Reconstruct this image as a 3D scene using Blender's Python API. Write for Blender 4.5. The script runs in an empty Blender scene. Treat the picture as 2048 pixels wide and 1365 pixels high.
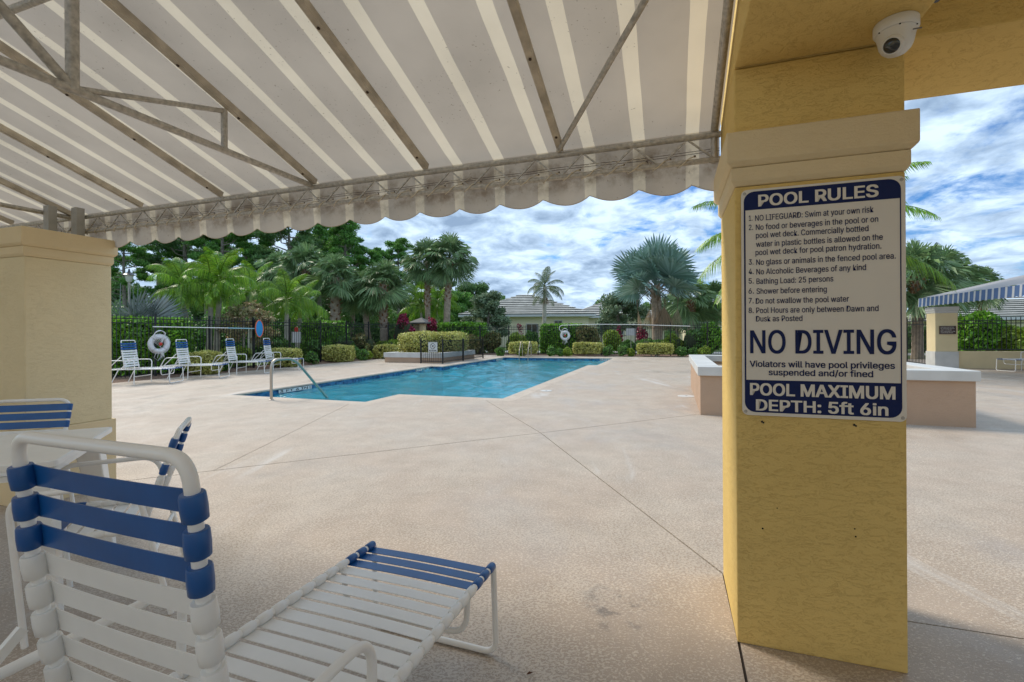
import bpy, bmesh, math, random
import numpy as np
from mathutils import Vector, Matrix, Euler
from mathutils.geometry import delaunay_2d_cdt
random.seed(7); RNG = np.random.default_rng(7)
R = math.radians
S = bpy.context.scene
C = S.collection
H = 1.3                      # eye height
TH = R(18.85)                # the pool building is turned this much from the viewing direction
FPX, CX, CY = 940.0, 1024.0, 667.0

# ------------------------------------------------------------ camera, sky, sun, exposure
cam = bpy.data.objects.new('camera', bpy.data.cameras.new('camera')); C.objects.link(cam)
cam.data.sensor_width = 36; cam.data.lens = FPX / 2048 * 36
cam.data.shift_y = -(682.5 - CY) / 2048
cam.data.clip_start = 0.02; cam.data.clip_end = 2000
cam.location = (0, 0, H)
cam.rotation_euler = (Matrix.Rotation(R(90), 3, 'X') @ Matrix.Rotation(-0.006, 3, 'Z')).to_euler()
S.camera = cam
SUN_EL, SUN_AZ = R(43), R(-52)          # azimuth from the viewing direction, minus is left
world = bpy.data.worlds.new('World'); S.world = world; world.use_nodes = True
def build_world():
    nt = world.node_tree; N = nt.nodes; L = nt.links; N.clear()
    out = N.new('ShaderNodeOutputWorld'); bg = N.new('ShaderNodeBackground'); bg.inputs[1].default_value = 0.1
    sky = N.new('ShaderNodeTexSky'); sky.sky_type = 'NISHITA'; sky.sun_disc = False
    sky.sun_elevation = SUN_EL; sky.sun_rotation = SUN_AZ
    sky.ozone_density = 2.0
    tc = N.new('ShaderNodeTexCoord'); sep = N.new('ShaderNodeSeparateXYZ'); L.new(tc.outputs['Generated'], sep.inputs[0])
    def m(op, a, b=None, c=None):
        n = N.new('ShaderNodeMath'); n.operation = op
        for i, v in enumerate((a, b, c)):
            if v is None: continue
            if isinstance(v, (int, float)): n.inputs[i].default_value = v
            else: L.new(v, n.inputs[i])
        return n.outputs[0]
    zz = m('ADD', m('MAXIMUM', sep.outputs[2], 0.0), 0.20)
    comb = N.new('ShaderNodeCombineXYZ')
    L.new(m('DIVIDE', sep.outputs[0], zz), comb.inputs[0]); L.new(m('DIVIDE', sep.outputs[1], zz), comb.inputs[1])
    comb.inputs[2].default_value = 3.7
    def noise(scale, detail, rough, off=(0, 0, 0), sc=(1, 1, 1), dist=0.0):
        mp = N.new('ShaderNodeMapping'); mp.inputs['Location'].default_value = off; mp.inputs['Scale'].default_value = sc
        mp.inputs['Rotation'].default_value = (0, 0, R(12))
        L.new(comb.outputs[0], mp.inputs[0]); n = N.new('ShaderNodeTexNoise')
        n.inputs['Scale'].default_value = scale; n.inputs['Detail'].default_value = detail
        n.inputs['Roughness'].default_value = rough; n.inputs['Distortion'].default_value = dist
        L.new(mp.outputs[0], n.inputs['Vector']); return n.outputs['Fac']
    big = noise(0.55, 3, .5, (2.2, 0.4, 0))
    mid = noise(3.6, 10, .60, (1.3, 2.1, 0), (1, .9, 1), .35)
    shade = noise(5.5, 9, .58, (4.3, 1.0, 2), (1, .95, 1), .35)
    cov = m('ADD', m('MULTIPLY', big, 0.55), m('MULTIPLY', mid, 0.65))
    east = N.new('ShaderNodeMapRange'); east.inputs['From Min'].default_value = .42; east.inputs['From Max'].default_value = .8; east.inputs['To Max'].default_value = .065; L.new(sep.outputs[0], east.inputs[0])
    thin = m('SUBTRACT', cov, east.outputs[0])      # the overcast breaks up towards the right
    ramp = N.new('ShaderNodeMapRange'); ramp.interpolation_type = 'SMOOTHSTEP'
    ramp.inputs['From Min'].default_value = 0.40; ramp.inputs['From Max'].default_value = 0.52
    L.new(thin, ramp.inputs[0])
    cr = N.new('ShaderNodeValToRGB'); e = cr.color_ramp.elements
    e[0].position = 0.34; e[0].color = (4.2, 5.2, 6.4, 1); e[1].position = 0.60; e[1].color = (1.5, 2.15, 3.1, 1)
    k = cr.color_ramp.elements.new(0.46); k.color = (2.8, 3.7, 4.85, 1)
    thick = m('ADD', m('MULTIPLY', shade, 0.75), m('MULTIPLY', m('SUBTRACT', cov, 0.42), 0.42))
    L.new(thick, cr.inputs[0])
    mul = N.new('ShaderNodeVectorMath'); mul.operation = 'MULTIPLY'
    L.new(sky.outputs[0], mul.inputs[0]); mul.inputs[1].default_value = (0.22, 0.46, 0.74)
    mix = N.new('ShaderNodeMix'); mix.data_type = 'RGBA'
    L.new(ramp.outputs[0], mix.inputs['Factor']); L.new(mul.outputs[0], mix.inputs['A']); L.new(cr.outputs[0], mix.inputs['B'])
    L.new(mix.outputs['Result'], bg.inputs[0]); L.new(bg.outputs[0], out.inputs[0])
build_world()
sun = bpy.data.objects.new('sun', bpy.data.lights.new('sun', 'SUN')); C.objects.link(sun)
sun.data.energy = 1.5; sun.data.angle = R(15); sun.data.color = (1.0, 0.90, 0.76)
sd = Vector((math.sin(SUN_AZ) * math.cos(SUN_EL), math.cos(SUN_AZ) * math.cos(SUN_EL), math.sin(SUN_EL)))
sun.rotation_euler = sd.to_track_quat('Z', 'Y').to_euler()
S.render.engine = 'CYCLES'
S.view_settings.view_transform = 'Standard'; S.view_settings.look = 'None'
S.view_settings.gamma = 1; S.view_settings.exposure = 1.05; S.view_settings.use_curve_mapping = False
S.cycles.max_bounces = 8; S.cycles.transparent_max_bounces = 12

# ------------------------------------------------------------ coordinates
def W(b, a, z=0.0):          # building grid (b along the colonnade, a away from it) -> world
    return Vector((a * math.sin(TH) + b * math.cos(TH), a * math.cos(TH) - b * math.sin(TH), z))
def at(px, Y, z=0.0):        # ground point at depth Y seen at column px
    return Vector(((px - CX) / FPX * Y, Y, z))
def zat(py, Y): return H + (CY - py) / FPX * Y

# ------------------------------------------------------------ materials
MATS = {}
def mat(name, col, rough=0.6, metal=0.0, var=0.0, vscale=8.0, bump=0.0, bscale=40.0, island=0.0, trans=0.0, spec=0.5, detail=6, hue=None, bstretch=(1, 1, 1), objvar=0.0, coat=0.0):
    if name in MATS: return MATS[name]
    m = bpy.data.materials.new(name); m.use_nodes = True; MATS[name] = m
    nt = m.node_tree; N = nt.nodes; L = nt.links; p = N['Principled BSDF']
    p.inputs['Base Color'].default_value = (*col, 1); p.inputs['Roughness'].default_value = rough
    p.inputs['Metallic'].default_value = metal; p.inputs['Specular IOR Level'].default_value = spec
    p.inputs['Coat Weight'].default_value = coat
    tc = N.new('ShaderNodeTexCoord'); colout = None
    def scale(cin, fac, lo, hi):
        mr = N.new('ShaderNodeMapRange'); L.new(fac, mr.inputs[0]); mr.inputs['To Min'].default_value = lo; mr.inputs['To Max'].default_value = hi
        v = N.new('ShaderNodeVectorMath'); v.operation = 'SCALE'
        if cin is None: v.inputs[0].default_value = col
        else: L.new(cin, v.inputs[0])
        L.new(mr.outputs[0], v.inputs['Scale']); return v.outputs[0]
    if var:
        n = N.new('ShaderNodeTexNoise'); n.inputs['Scale'].default_value = vscale; n.inputs['Detail'].default_value = detail
        L.new(tc.outputs['Object'], n.inputs['Vector'])
        mr0 = N.new('ShaderNodeMapRange'); mr0.inputs['From Min'].default_value = .3; mr0.inputs['From Max'].default_value = .7
        L.new(n.outputs['Fac'], mr0.inputs[0]); colout = scale(colout, mr0.outputs[0], 1 - var, 1 + var)
    if island:
        g = N.new('ShaderNodeNewGeometry')
        if hue:
            mx = N.new('ShaderNodeMix'); mx.data_type = 'RGBA'; L.new(g.outputs['Random Per Island'], mx.inputs['Factor'])
            if colout is None: mx.inputs['A'].default_value = (*col, 1)
            else: L.new(colout, mx.inputs['A'])
            mx.inputs['B'].default_value = (*hue, 1); colout = mx.outputs['Result']
        wn = N.new('ShaderNodeMath'); wn.operation = 'FRACT'; ml = N.new('ShaderNodeMath'); ml.operation = 'MULTIPLY'
        L.new(g.outputs['Random Per Island'], ml.inputs[0]); ml.inputs[1].default_value = 17.3; L.new(ml.outputs[0], wn.inputs[0])
        colout = scale(colout, wn.outputs[0], 1 - island, 1 + island)
    if objvar:
        oi = N.new('ShaderNodeObjectInfo'); colout = scale(colout, oi.outputs['Random'], 1 - objvar, 1 + objvar)
    if colout is not None: L.new(colout, p.inputs['Base Color'])
    if bump:
        mp = N.new('ShaderNodeMapping'); mp.inputs['Scale'].default_value = bstretch; L.new(tc.outputs['Object'], mp.inputs[0])
        n = N.new('ShaderNodeTexNoise'); n.inputs['Scale'].default_value = bscale; n.inputs['Detail'].default_value = 5
        L.new(mp.outputs[0], n.inputs['Vector'])
        b = N.new('ShaderNodeBump'); b.inputs['Strength'].default_value = bump; b.inputs['Distance'].default_value = 0.01
        L.new(n.outputs['Fac'], b.inputs['Height']); L.new(b.outputs[0], p.inputs['Normal'])
    if trans:
        t = N.new('ShaderNodeBsdfTranslucent'); ms = N.new('ShaderNodeMixShader'); ms.inputs[0].default_value = trans
        if colout is not None: L.new(colout, t.inputs[0])
        else: t.inputs[0].default_value = (*col, 1)
        L.new(p.outputs[0], ms.inputs[1]); L.new(t.outputs[0], ms.inputs[2])
        L.new(ms.outputs[0], N['Material Output'].inputs[0])
    return m

def stucco(name, col, worm=1.0):
    if name in MATS: return MATS[name]
    m = mat(name, col, rough=.85, spec=.25); nt = m.node_tree; N = nt.nodes; L = nt.links; p = N['Principled BSDF']
    tc = N.new('ShaderNodeTexCoord')
    def nz(scale, detail, rough, sc=(1, 1, 1), dist=0):
        mp = N.new('ShaderNodeMapping'); mp.inputs['Scale'].default_value = sc; L.new(tc.outputs['Object'], mp.inputs[0])
        n = N.new('ShaderNodeTexNoise'); n.inputs['Scale'].default_value = scale; n.inputs['Detail'].default_value = detail
        n.inputs['Roughness'].default_value = rough; n.inputs['Distortion'].default_value = dist; L.new(mp.outputs[0], n.inputs['Vector']); return n.outputs['Fac']
    a = nz(17, 5, .62, (1, 1, 3.0), 1.0); f = nz(140, 3, .6); big = nz(1.7, 4, .5)
    def ridge(lo, hi):
        r = N.new('ShaderNodeMapRange'); r.inputs['From Min'].default_value = lo; r.inputs['From Max'].default_value = hi
        r.interpolation_type = 'SMOOTHSTEP'; L.new(a, r.inputs[0]); return r.outputs[0]
    gouge = N.new('ShaderNodeMath'); gouge.operation = 'MULTIPLY'
    L.new(ridge(.44, .455), gouge.inputs[0]); inv = N.new('ShaderNodeMath'); inv.operation = 'SUBTRACT'; inv.inputs[0].default_value = 1
    L.new(ridge(.46, .475), inv.inputs[1]); L.new(inv.outputs[0], gouge.inputs[1])
    h = N.new('ShaderNodeMath'); h.operation = 'MULTIPLY_ADD'; L.new(gouge.outputs[0], h.inputs[0]); h.inputs[1].default_value = -1.3 * worm
    hh = N.new('ShaderNodeMath'); hh.operation = 'MULTIPLY_ADD'; L.new(f, hh.inputs[0]); hh.inputs[1].default_value = .9; L.new(a, hh.inputs[2])
    L.new(hh.outputs[0], h.inputs[2])
    b = N.new('ShaderNodeBump'); b.inputs['Strength'].default_value = .5; b.inputs['Distance'].default_value = .005
    L.new(h.outputs[0], b.inputs['Height']); L.new(b.outputs[0], p.inputs['Normal'])
    mr = N.new('ShaderNodeMapRange'); mr.inputs['From Min'].default_value = .3; mr.inputs['From Max'].default_value = .7
    mr.inputs['To Min'].default_value = .93; mr.inputs['To Max'].default_value = 1.05; L.new(big, mr.inputs[0])
    v = N.new('ShaderNodeVectorMath'); v.operation = 'SCALE'; v.inputs[0].default_value = col; L.new(mr.outputs[0], v.inputs['Scale'])
    mx = N.new('ShaderNodeMix'); mx.data_type = 'RGBA'; L.new(v.outputs[0], mx.inputs['A'])
    mx.inputs['B'].default_value = (col[0] * .88, col[1] * .84, col[2] * .76, 1)
    gm = N.new('ShaderNodeMath'); gm.operation = 'MULTIPLY'; gm.inputs[1].default_value = .55 * worm; L.new(gouge.outputs[0], gm.inputs[0])
    L.new(gm.outputs[0], mx.inputs['Factor']); L.new(mx.outputs['Result'], p.inputs['Base Color'])
    return m
M_STUCCO = stucco('gold_stucco', (.76, .54, .185)); M_TRIM = stucco('trim_stucco', (.76, .61, .37), .12)
M_CREAM = stucco('cream_stucco', (.78, .65, .40), .35)  # cream walls; on the left pillar, gold paint lightened to carry its light
M_PINK = stucco('planter_stucco', (.48, .335, .235), .3)
M_CAP = mat('white_cap', (.58, .58, .56), .6, var=.09, vscale=3, bump=.15, bscale=60)
M_WHITE = mat('white_powdercoat', (.86, .84, .80), .28, spec=.5, var=.03, vscale=9)
M_STRAPW = mat('white_vinyl', (.86, .85, .82), .38, var=.05, vscale=7, trans=.06)
M_STRAPB = mat('blue_vinyl', (.008, .085, .29), .32, var=.12, vscale=12)
M_BLACK = mat('black_fence_paint', (.012, .013, .015), .35)
M_STEEL = mat('polished_steel', (.50, .44, .37), .42, .9)
M_GALV = mat('galvanised_pipe', (.46, .43, .38), .5, .35, var=.28, vscale=45, bump=.2, bscale=120)
M_RUST = mat('rusty_screw', (.07, .045, .03), .8)
M_WOOD = mat('weathered_batten', (.50, .44, .35), .75, var=.25, vscale=14, bump=.25, bscale=90, bstretch=(1, .1, 1))
M_NAVY = mat('navy_print', (.006, .016, .085), .5, spec=.2)
M_SIGNW = mat('sign_board', (.74, .69, .60), .5, var=.02, vscale=4, spec=.3)
M_DARK = mat('dark_plastic', (.012, .012, .014), .25)
M_CAMW = mat('camera_housing', (.76, .74, .70), .35)
M_GLASSD = mat('dark_glass', (.03, .035, .04), .08, spec=.8)
M_ROPE = mat('white_rope', (.74, .74, .72), .8)
M_FOAM = mat('foam_ring', (.78, .78, .80), .5, var=.05, vscale=20)
M_RED = mat('red_plastic', (.6, .035, .02), .4)
M_NETB = mat('blue_net', (.02, .28, .62), .6); M_ORANGE = mat('orange_rim', (.75, .16, .07), .5)
M_BARK = mat('palm_bark', (.36, .28, .21), .9, var=.3, vscale=7, bump=.5, bscale=18, bstretch=(1, 1, 4))
M_BARKR = mat('red_brown_boots', (.27, .145, .075), .9, var=.35, vscale=12, bump=.5, bscale=20)
M_BARKG = mat('grey_smooth_bark', (.44, .41, .34), .85, var=.25, vscale=5, bump=.4, bscale=9, bstretch=(.3, .3, 4))
M_PINEB = mat('pine_bark', (.27, .23, .20), .95, var=.3, vscale=6, bump=.5, bscale=12)
M_CROWNSHAFT = mat('yellow_green_crownshaft', (.30, .34, .08), .5)
M_SABAL = mat('sabal_leaf', (0.115, 0.216, 0.081), .45, island=.35, objvar=.25, trans=.22, hue=(0.203, 0.297, 0.121))
M_FEATHER = mat('bright_palm_leaf', (.10, .27, .02), .4, island=.4, objvar=.3, trans=.3, hue=(.27, .44, .035))
M_QUEEN = mat('grey_green_feather_leaf', (0.117, 0.195, 0.078), .5, island=.3, objvar=.2, trans=.25, hue=(0.221, 0.260, 0.117))
M_SILVER = mat('silver_blue_leaf', (0.30, 0.43, 0.38), .5, island=.18, objvar=.22, trans=.15, hue=(0.149, 0.265, 0.196))
M_PALE = mat('pale_grey_leaf', (.26, .30, .29), .6, island=.25, trans=.12, hue=(.16, .20, .19))
M_DEAD = mat('dead_frond', (.36, .26, .17), .9, island=.35, trans=.15, hue=(.34, .25, .16))
M_PINE = mat('pine_needles', (0.088, 0.240, 0.048), .55, island=.45, trans=.35, hue=(0.176, 0.368, 0.064))
M_PINE2 = mat('dull_pine_needles', (0.080, 0.192, 0.064), .6, island=.4, trans=.35, hue=(0.160, 0.272, 0.080))
M_HEDGE = mat('hedge_leaf', (.115, .29, .03), .38, island=.45, trans=.3, hue=(.26, .50, .04))
M_SHRUB = mat('green_shrub_leaf', (0.077, 0.196, 0.042), .45, island=.45, trans=.2, hue=(0.154, 0.308, 0.049))
M_LIME = mat('lime_shrub_leaf', (.20, .34, .03), .42, island=.35, trans=.3, hue=(.34, .42, .06))
M_VARIEG = mat('variegated_leaf', (.68, .63, .22), .45, island=.35, trans=.3, hue=(.36, .40, .09))
M_OAK = mat('grey_green_tree_leaf', (0.149, 0.230, 0.121), .6, island=.35, trans=.2, hue=(0.257, 0.338, 0.203))
M_BURG = mat('burgundy_leaf', (.26, .02, .045), .4, island=.5, trans=.3, hue=(.42, .04, .12))
M_CROTON = mat('croton_leaf', (.14, .20, .05), .5, island=.4, trans=.25, hue=(.30, .24, .09))
M_SPARSE = mat('flowering_shrub_leaf', (.22, .26, .10), .5, island=.5, trans=.3, hue=(.42, .30, .18))
M_CORE = mat('dark_core', (.035, .05, .02), .95, var=.3, vscale=10)  # dark fill for the light-blocking cores added inside bushes
M_MULCH = mat('mulch', (.19, .115, .075), .95, var=.55, vscale=22, bump=1.0, bscale=45)
M_GRASS = mat('lawn', (.075, .135, .022), .9, var=.35, vscale=3, bump=.8, bscale=60)
M_ROAD = mat('pale_road', (.42, .42, .41), .9, var=.1, vscale=2)
M_HOUSE = mat('house_render', (.84, .75, .54), .85, var=.03, vscale=2)
M_ROOFT = mat('grey_roof_tile', (.50, .49, .45), .8, var=.2, vscale=1.5, island=.12)
M_ROOFP = mat('pink_roof_tile', (.48, .33, .27), .8, var=.1, vscale=2)
M_FASCIA = mat('white_fascia', (.62, .62, .62), .6)
M_LANTERN = mat('lantern_glass', (.6, .6, .56), .3)
M_PLAQUE = mat('brown_plaque', (.045, .018, .014), .4); M_PRINT = mat('pale_print', (.6, .56, .5), .5)
M_GRAVEL = mat('planter_gravel', (.34, .25, .17), .95, var=.6, vscale=40, bump=1, bscale=50)
M_DRIED = mat('dried_leaf', (.10, .04, .02), .7)
M_SOIL = mat('pool_tile_white', (.70, .70, .68), .3)

# ------------------------------------------------------------ mesh helpers
class MB:
    def __init__(s): s.v = []; s.f = []; s.m = []; s.smooth = []
    def add(s, vs, fs, mi=0, sm=False):
        o = len(s.v); s.v += [tuple(x) for x in vs]; s.f += [tuple(i + o for i in f) for f in fs]
        s.m += [mi] * len(fs); s.smooth += [sm] * len(fs); return s
    def box(s, x0, x1, y0, y1, z0, z1, mi=0):
        v = [(x, y, z) for z in (z0, z1) for y in (y0, y1) for x in (x0, x1)]
        return s.add(v, [(0, 2, 3, 1), (4, 5, 7, 6), (0, 1, 5, 4), (2, 6, 7, 3), (0, 4, 6, 2), (1, 3, 7, 5)], mi)
    def bar(s, p, q, w, h=None, mi=0, up=(0, 0, 1)):
        p = Vector(p); q = Vector(q); h = h or w; d = (q - p).normalized(); u = Vector(up)
        if abs(d.dot(u)) > .99: u = Vector((1, 0, 0))
        x = d.cross(u).normalized(); y = x.cross(d).normalized(); v = []
        for c in (p, q):
            for a, b in ((-1, -1), (1, -1), (1, 1), (-1, 1)): v.append(c + x * a * w / 2 + y * b * h / 2)
        return s.add(v, [(3, 2, 1, 0), (4, 5, 6, 7), (0, 1, 5, 4), (1, 2, 6, 5), (2, 3, 7, 6), (3, 0, 4, 7)], mi)
    def tube(s, path, r, n=10, closed=False, mi=0, caps=True):
        P = [Vector(p) for p in path]; m = len(P); rad = r if isinstance(r, (list, tuple)) else [r] * m
        T = []
        for i in range(m):
            a = P[(i - 1) % m] if closed or i > 0 else P[i]; b = P[(i + 1) % m] if closed or i < m - 1 else P[i]
            T.append((b - a).normalized())
        u = Vector((0, 0, 1)) if abs(T[0].z) < .9 else Vector((1, 0, 0)); u = (u - T[0] * u.dot(T[0])).normalized(); v = []
        for i in range(m):
            u = (u - T[i] * u.dot(T[i])).normalized(); w = T[i].cross(u)
            for k in range(n):
                an = 2 * math.pi * k / n; v.append(P[i] + (u * math.cos(an) + w * math.sin(an)) * rad[i])
        f = []
        for i in range(m if closed else m - 1):
            j = (i + 1) % m
            for k in range(n): f.append((i * n + k, i * n + (k + 1) % n, j * n + (k + 1) % n, j * n + k))
        s.add(v, f, mi, True)
        if caps and not closed: s.add([v[k] for k in range(n)], [tuple(range(n))[::-1]], mi); s.add([v[(m - 1) * n + k] for k in range(n)], [tuple(range(n))], mi)
        return s
    def lathe(s, prof, n=24, c=(0, 0, 0), mi=0):
        v = []; m = len(prof)
        for r, z in prof:
            for k in range(n): v.append((c[0] + r * math.cos(2 * math.pi * k / n), c[1] + r * math.sin(2 * math.pi * k / n), c[2] + z))
        f = [(i * n + k, i * n + (k + 1) % n, (i + 1) * n + (k + 1) % n, (i + 1) * n + k) for i in range(m - 1) for k in range(n)]
        s.add(v, f, mi, True)
        if prof[-1][0] > 1e-4: s.add(v[(m - 1) * n:], [tuple(range(n))], mi)
        if prof[0][0] > 1e-4: s.add(v[:n], [tuple(range(n))[::-1]], mi)
        return s
    def mesh(s, name, mats):
        me = bpy.data.meshes.new(name); me.from_pydata(s.v, [], s.f)
        for m in (mats if isinstance(mats, (list, tuple)) else [mats]): me.materials.append(m)
        me.polygons.foreach_set('material_index', s.m); me.polygons.foreach_set('use_smooth', s.smooth); me.update(); return me
    def build(s, name, mats, parent=None, loc=None, bevel=0):
        return put(name, s.mesh(name, mats), parent, loc, bevel=bevel)
def put(name, me, parent=None, loc=None, rot=None, bevel=0):
    o = bpy.data.objects.new(name, me); C.objects.link(o)
    if parent is not None: o.parent = parent
    if loc is not None: o.location = loc
    if rot is not None: o.rotation_euler = rot
    if bevel:
        b = o.modifiers.new('bevel', 'BEVEL'); b.width = bevel; b.segments = 2; b.limit_method = 'ANGLE'
    return o
def tag(o, label=None, cat=None, group=None, kind=None):
    if label: o['label'] = label
    if cat: o['category'] = cat
    if group: o['group'] = group
    if kind: o['kind'] = kind
    return o
def thing(name, label, cat, loc=(0, 0, 0), rz=0.0, group=None):
    o = bpy.data.objects.new(name, None); C.objects.link(o); o.empty_display_size = .1
    o.location = loc; o.rotation_euler = (0, 0, rz); return tag(o, label, cat, group)
def copy_tree(o, parent=None):
    c = o.copy(); C.objects.link(c)
    if parent is not None: c.parent = parent
    for ch in list(o.children): copy_tree(ch, c)
    return c
def rounded(pts, r, n=6):
    P = [Vector(p) for p in pts]; out = [P[0]]
    for i in range(1, len(P) - 1):
        a = (P[i - 1] - P[i]); b = (P[i + 1] - P[i]); rr = min(r, a.length * .49, b.length * .49)
        s = P[i] + a.normalized() * rr; e = P[i] + b.normalized() * rr
        for k in range(n + 1):
            t = k / n; out.append(s * (1 - t) ** 2 + P[i] * 2 * t * (1 - t) + e * t * t)
    out.append(P[-1]); return out
def fastmesh(name, verts, nper, m, mi=None):
    """verts (N*nper,3) -> N separate faces of nper corners"""
    verts = np.asarray(verts, dtype=np.float32); nf = len(verts) // nper
    me = bpy.data.meshes.new(name); me.vertices.add(len(verts)); me.vertices.foreach_set('co', verts.ravel())
    me.loops.add(nf * nper); me.loops.foreach_set('vertex_index', np.arange(nf * nper, dtype=np.int32))
    me.polygons.add(nf); me.polygons.foreach_set('loop_start', np.arange(0, nf * nper, nper, dtype=np.int32))
    me.materials.append(m); me.update(calc_edges=True); me.validate(); return me
ROTB = -TH

# text as real lettering
_tc = {}
FONT = None
try:                          # Blender's own bundled interface face; falls back to the built-in one
    import os
    FONT = bpy.data.fonts.load(os.path.join(bpy.utils.resource_path('LOCAL'), 'datafiles', 'fonts', 'Inter.woff2'))
except Exception: FONT = None
def lettering(txt, m, parent, x0, x1, zb, cap, y=-.002, off=0.0, name='lettering', depth=.0006):
    cu = bpy.data.curves.new('t', 'FONT'); cu.body = txt; cu.size = 1; cu.font = FONT or cu.font; cu.extrude = 0; cu.resolution_u = 3
    ob = bpy.data.objects.new('t', cu); C.objects.link(ob); dg = bpy.context.evaluated_depsgraph_get(); dg.update()
    me = bpy.data.meshes.new_from_object(ob.evaluated_get(dg)); bpy.data.objects.remove(ob); bpy.data.curves.remove(cu)
    n = len(me.vertices); co = np.zeros(n * 3, dtype=np.float32); me.vertices.foreach_get('co', co); co = co.reshape(-1, 3)
    xa, xb = co[:, 0].min(), co[:, 0].max(); key = 'cap%.3f' % off
    if key not in _tc:
        cu = bpy.data.curves.new('t', 'FONT'); cu.body = 'H'; cu.size = 1; cu.font = FONT or cu.font; ob = bpy.data.objects.new('t', cu); C.objects.link(ob); dg.update()
        mh = bpy.data.meshes.new_from_object(ob.evaluated_get(bpy.context.evaluated_depsgraph_get())); ys = [v.co.y for v in mh.vertices]; _tc[key] = (min(ys), max(ys))
        bpy.data.objects.remove(ob); bpy.data.curves.remove(cu)
    lo, hi = _tc[key]; out = np.zeros_like(co)
    out[:, 0] = x0 + (co[:, 0] - xa) / (xb - xa) * (x1 - x0); out[:, 2] = zb + (co[:, 1] - lo) / (hi - lo) * cap; out[:, 1] = y
    me.vertices.foreach_set('co', out.ravel()); me.materials.clear(); me.materials.append(m); me.update()
    if off:                      # heavier weight: the same outlines laid side by side, each a hair further out
        b2 = bmesh.new(); e = cap * off
        for q, (dx, dz) in enumerate(((0, 0), (-e, -e * .5), (e, e * .5), (-e, e * .5), (e, -e * .5))):
            o0 = len(b2.verts); b2.from_mesh(me); b2.verts.ensure_lookup_table()
            for v in b2.verts[o0:]: v.co.x += dx; v.co.z += dz; v.co.y -= q * .00012
        b2.to_mesh(me); b2.free()
    return put(name, me, parent)
def disc_ring(mb, cx, cz, r0, r1, y, n=28, mi=0):
    v = []; f = []
    for k in range(n):
        a = 2 * math.pi * k / n; v += [(cx + r0 * math.cos(a), y, cz + r0 * math.sin(a)), (cx + r1 * math.cos(a), y, cz + r1 * math.sin(a))]
    for k in range(n): j = (k + 1) % n; f.append((2 * k, 2 * j, 2 * j + 1, 2 * k + 1))
    mb.add(v, f, mi)
def rrect(x0, x1, z0, z1, r, n=6):
    out = []
    for cx, cz, a0 in ((x1 - r, z1 - r, 0), (x0 + r, z1 - r, 90), (x0 + r, z0 + r, 180), (x1 - r, z0 + r, 270)):
        for k in range(n + 1): a = R(a0 + 90 * k / n); out.append((cx + r * math.cos(a), cz + r * math.sin(a)))
    return out
def plate(mb, poly, y0, y1, mi=0):      # outline in x,z pushed through y
    n = len(poly); v = [(x, y0, z) for x, z in poly] + [(x, y1, z) for x, z in poly]
    f = [tuple(range(n)), tuple(range(2 * n - 1, n - 1, -1))] + [(i, n + i, n + (i + 1) % n, (i + 1) % n) for i in range(n)]
    mb.add(v, f, mi)

# ------------------------------------------------------------ ground, pool, deck
POOL = [(-9.1, 7.68), (-5.58, 7.62), (-5.58, 8.80), (-3.2, 8.80), (-3.2, 18.85), (-2.85, 18.85), (-2.85, 24.4), (-8.75, 24.4), (-8.75, 17.0), (-9.25, 17.0)]
def offset_poly(P, d):
    n = len(P); out = []
    for i in range(n):
        p0, p1, p2 = (Vector(P[i - 1]), Vector(P[i]), Vector(P[(i + 1) % n]))
        e1 = (p1 - p0).normalized(); e2 = (p2 - p1).normalized(); n1 = Vector((e1.y, -e1.x)); n2 = Vector((e2.y, -e2.x))
        k = (n1 + n2); k = k / (1 + n1.dot(n2)); out.append(tuple(p1 + k * d))
    return out
def inpoly(x, y, P):
    c = False; j = len(P) - 1
    for i in range(len(P)):
        if (P[i][1] > y) != (P[j][1] > y) and x < (P[j][0] - P[i][0]) * (y - P[i][1]) / (P[j][1] - P[i][1]) + P[i][0]: c = not c
        j = i
    return c
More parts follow.
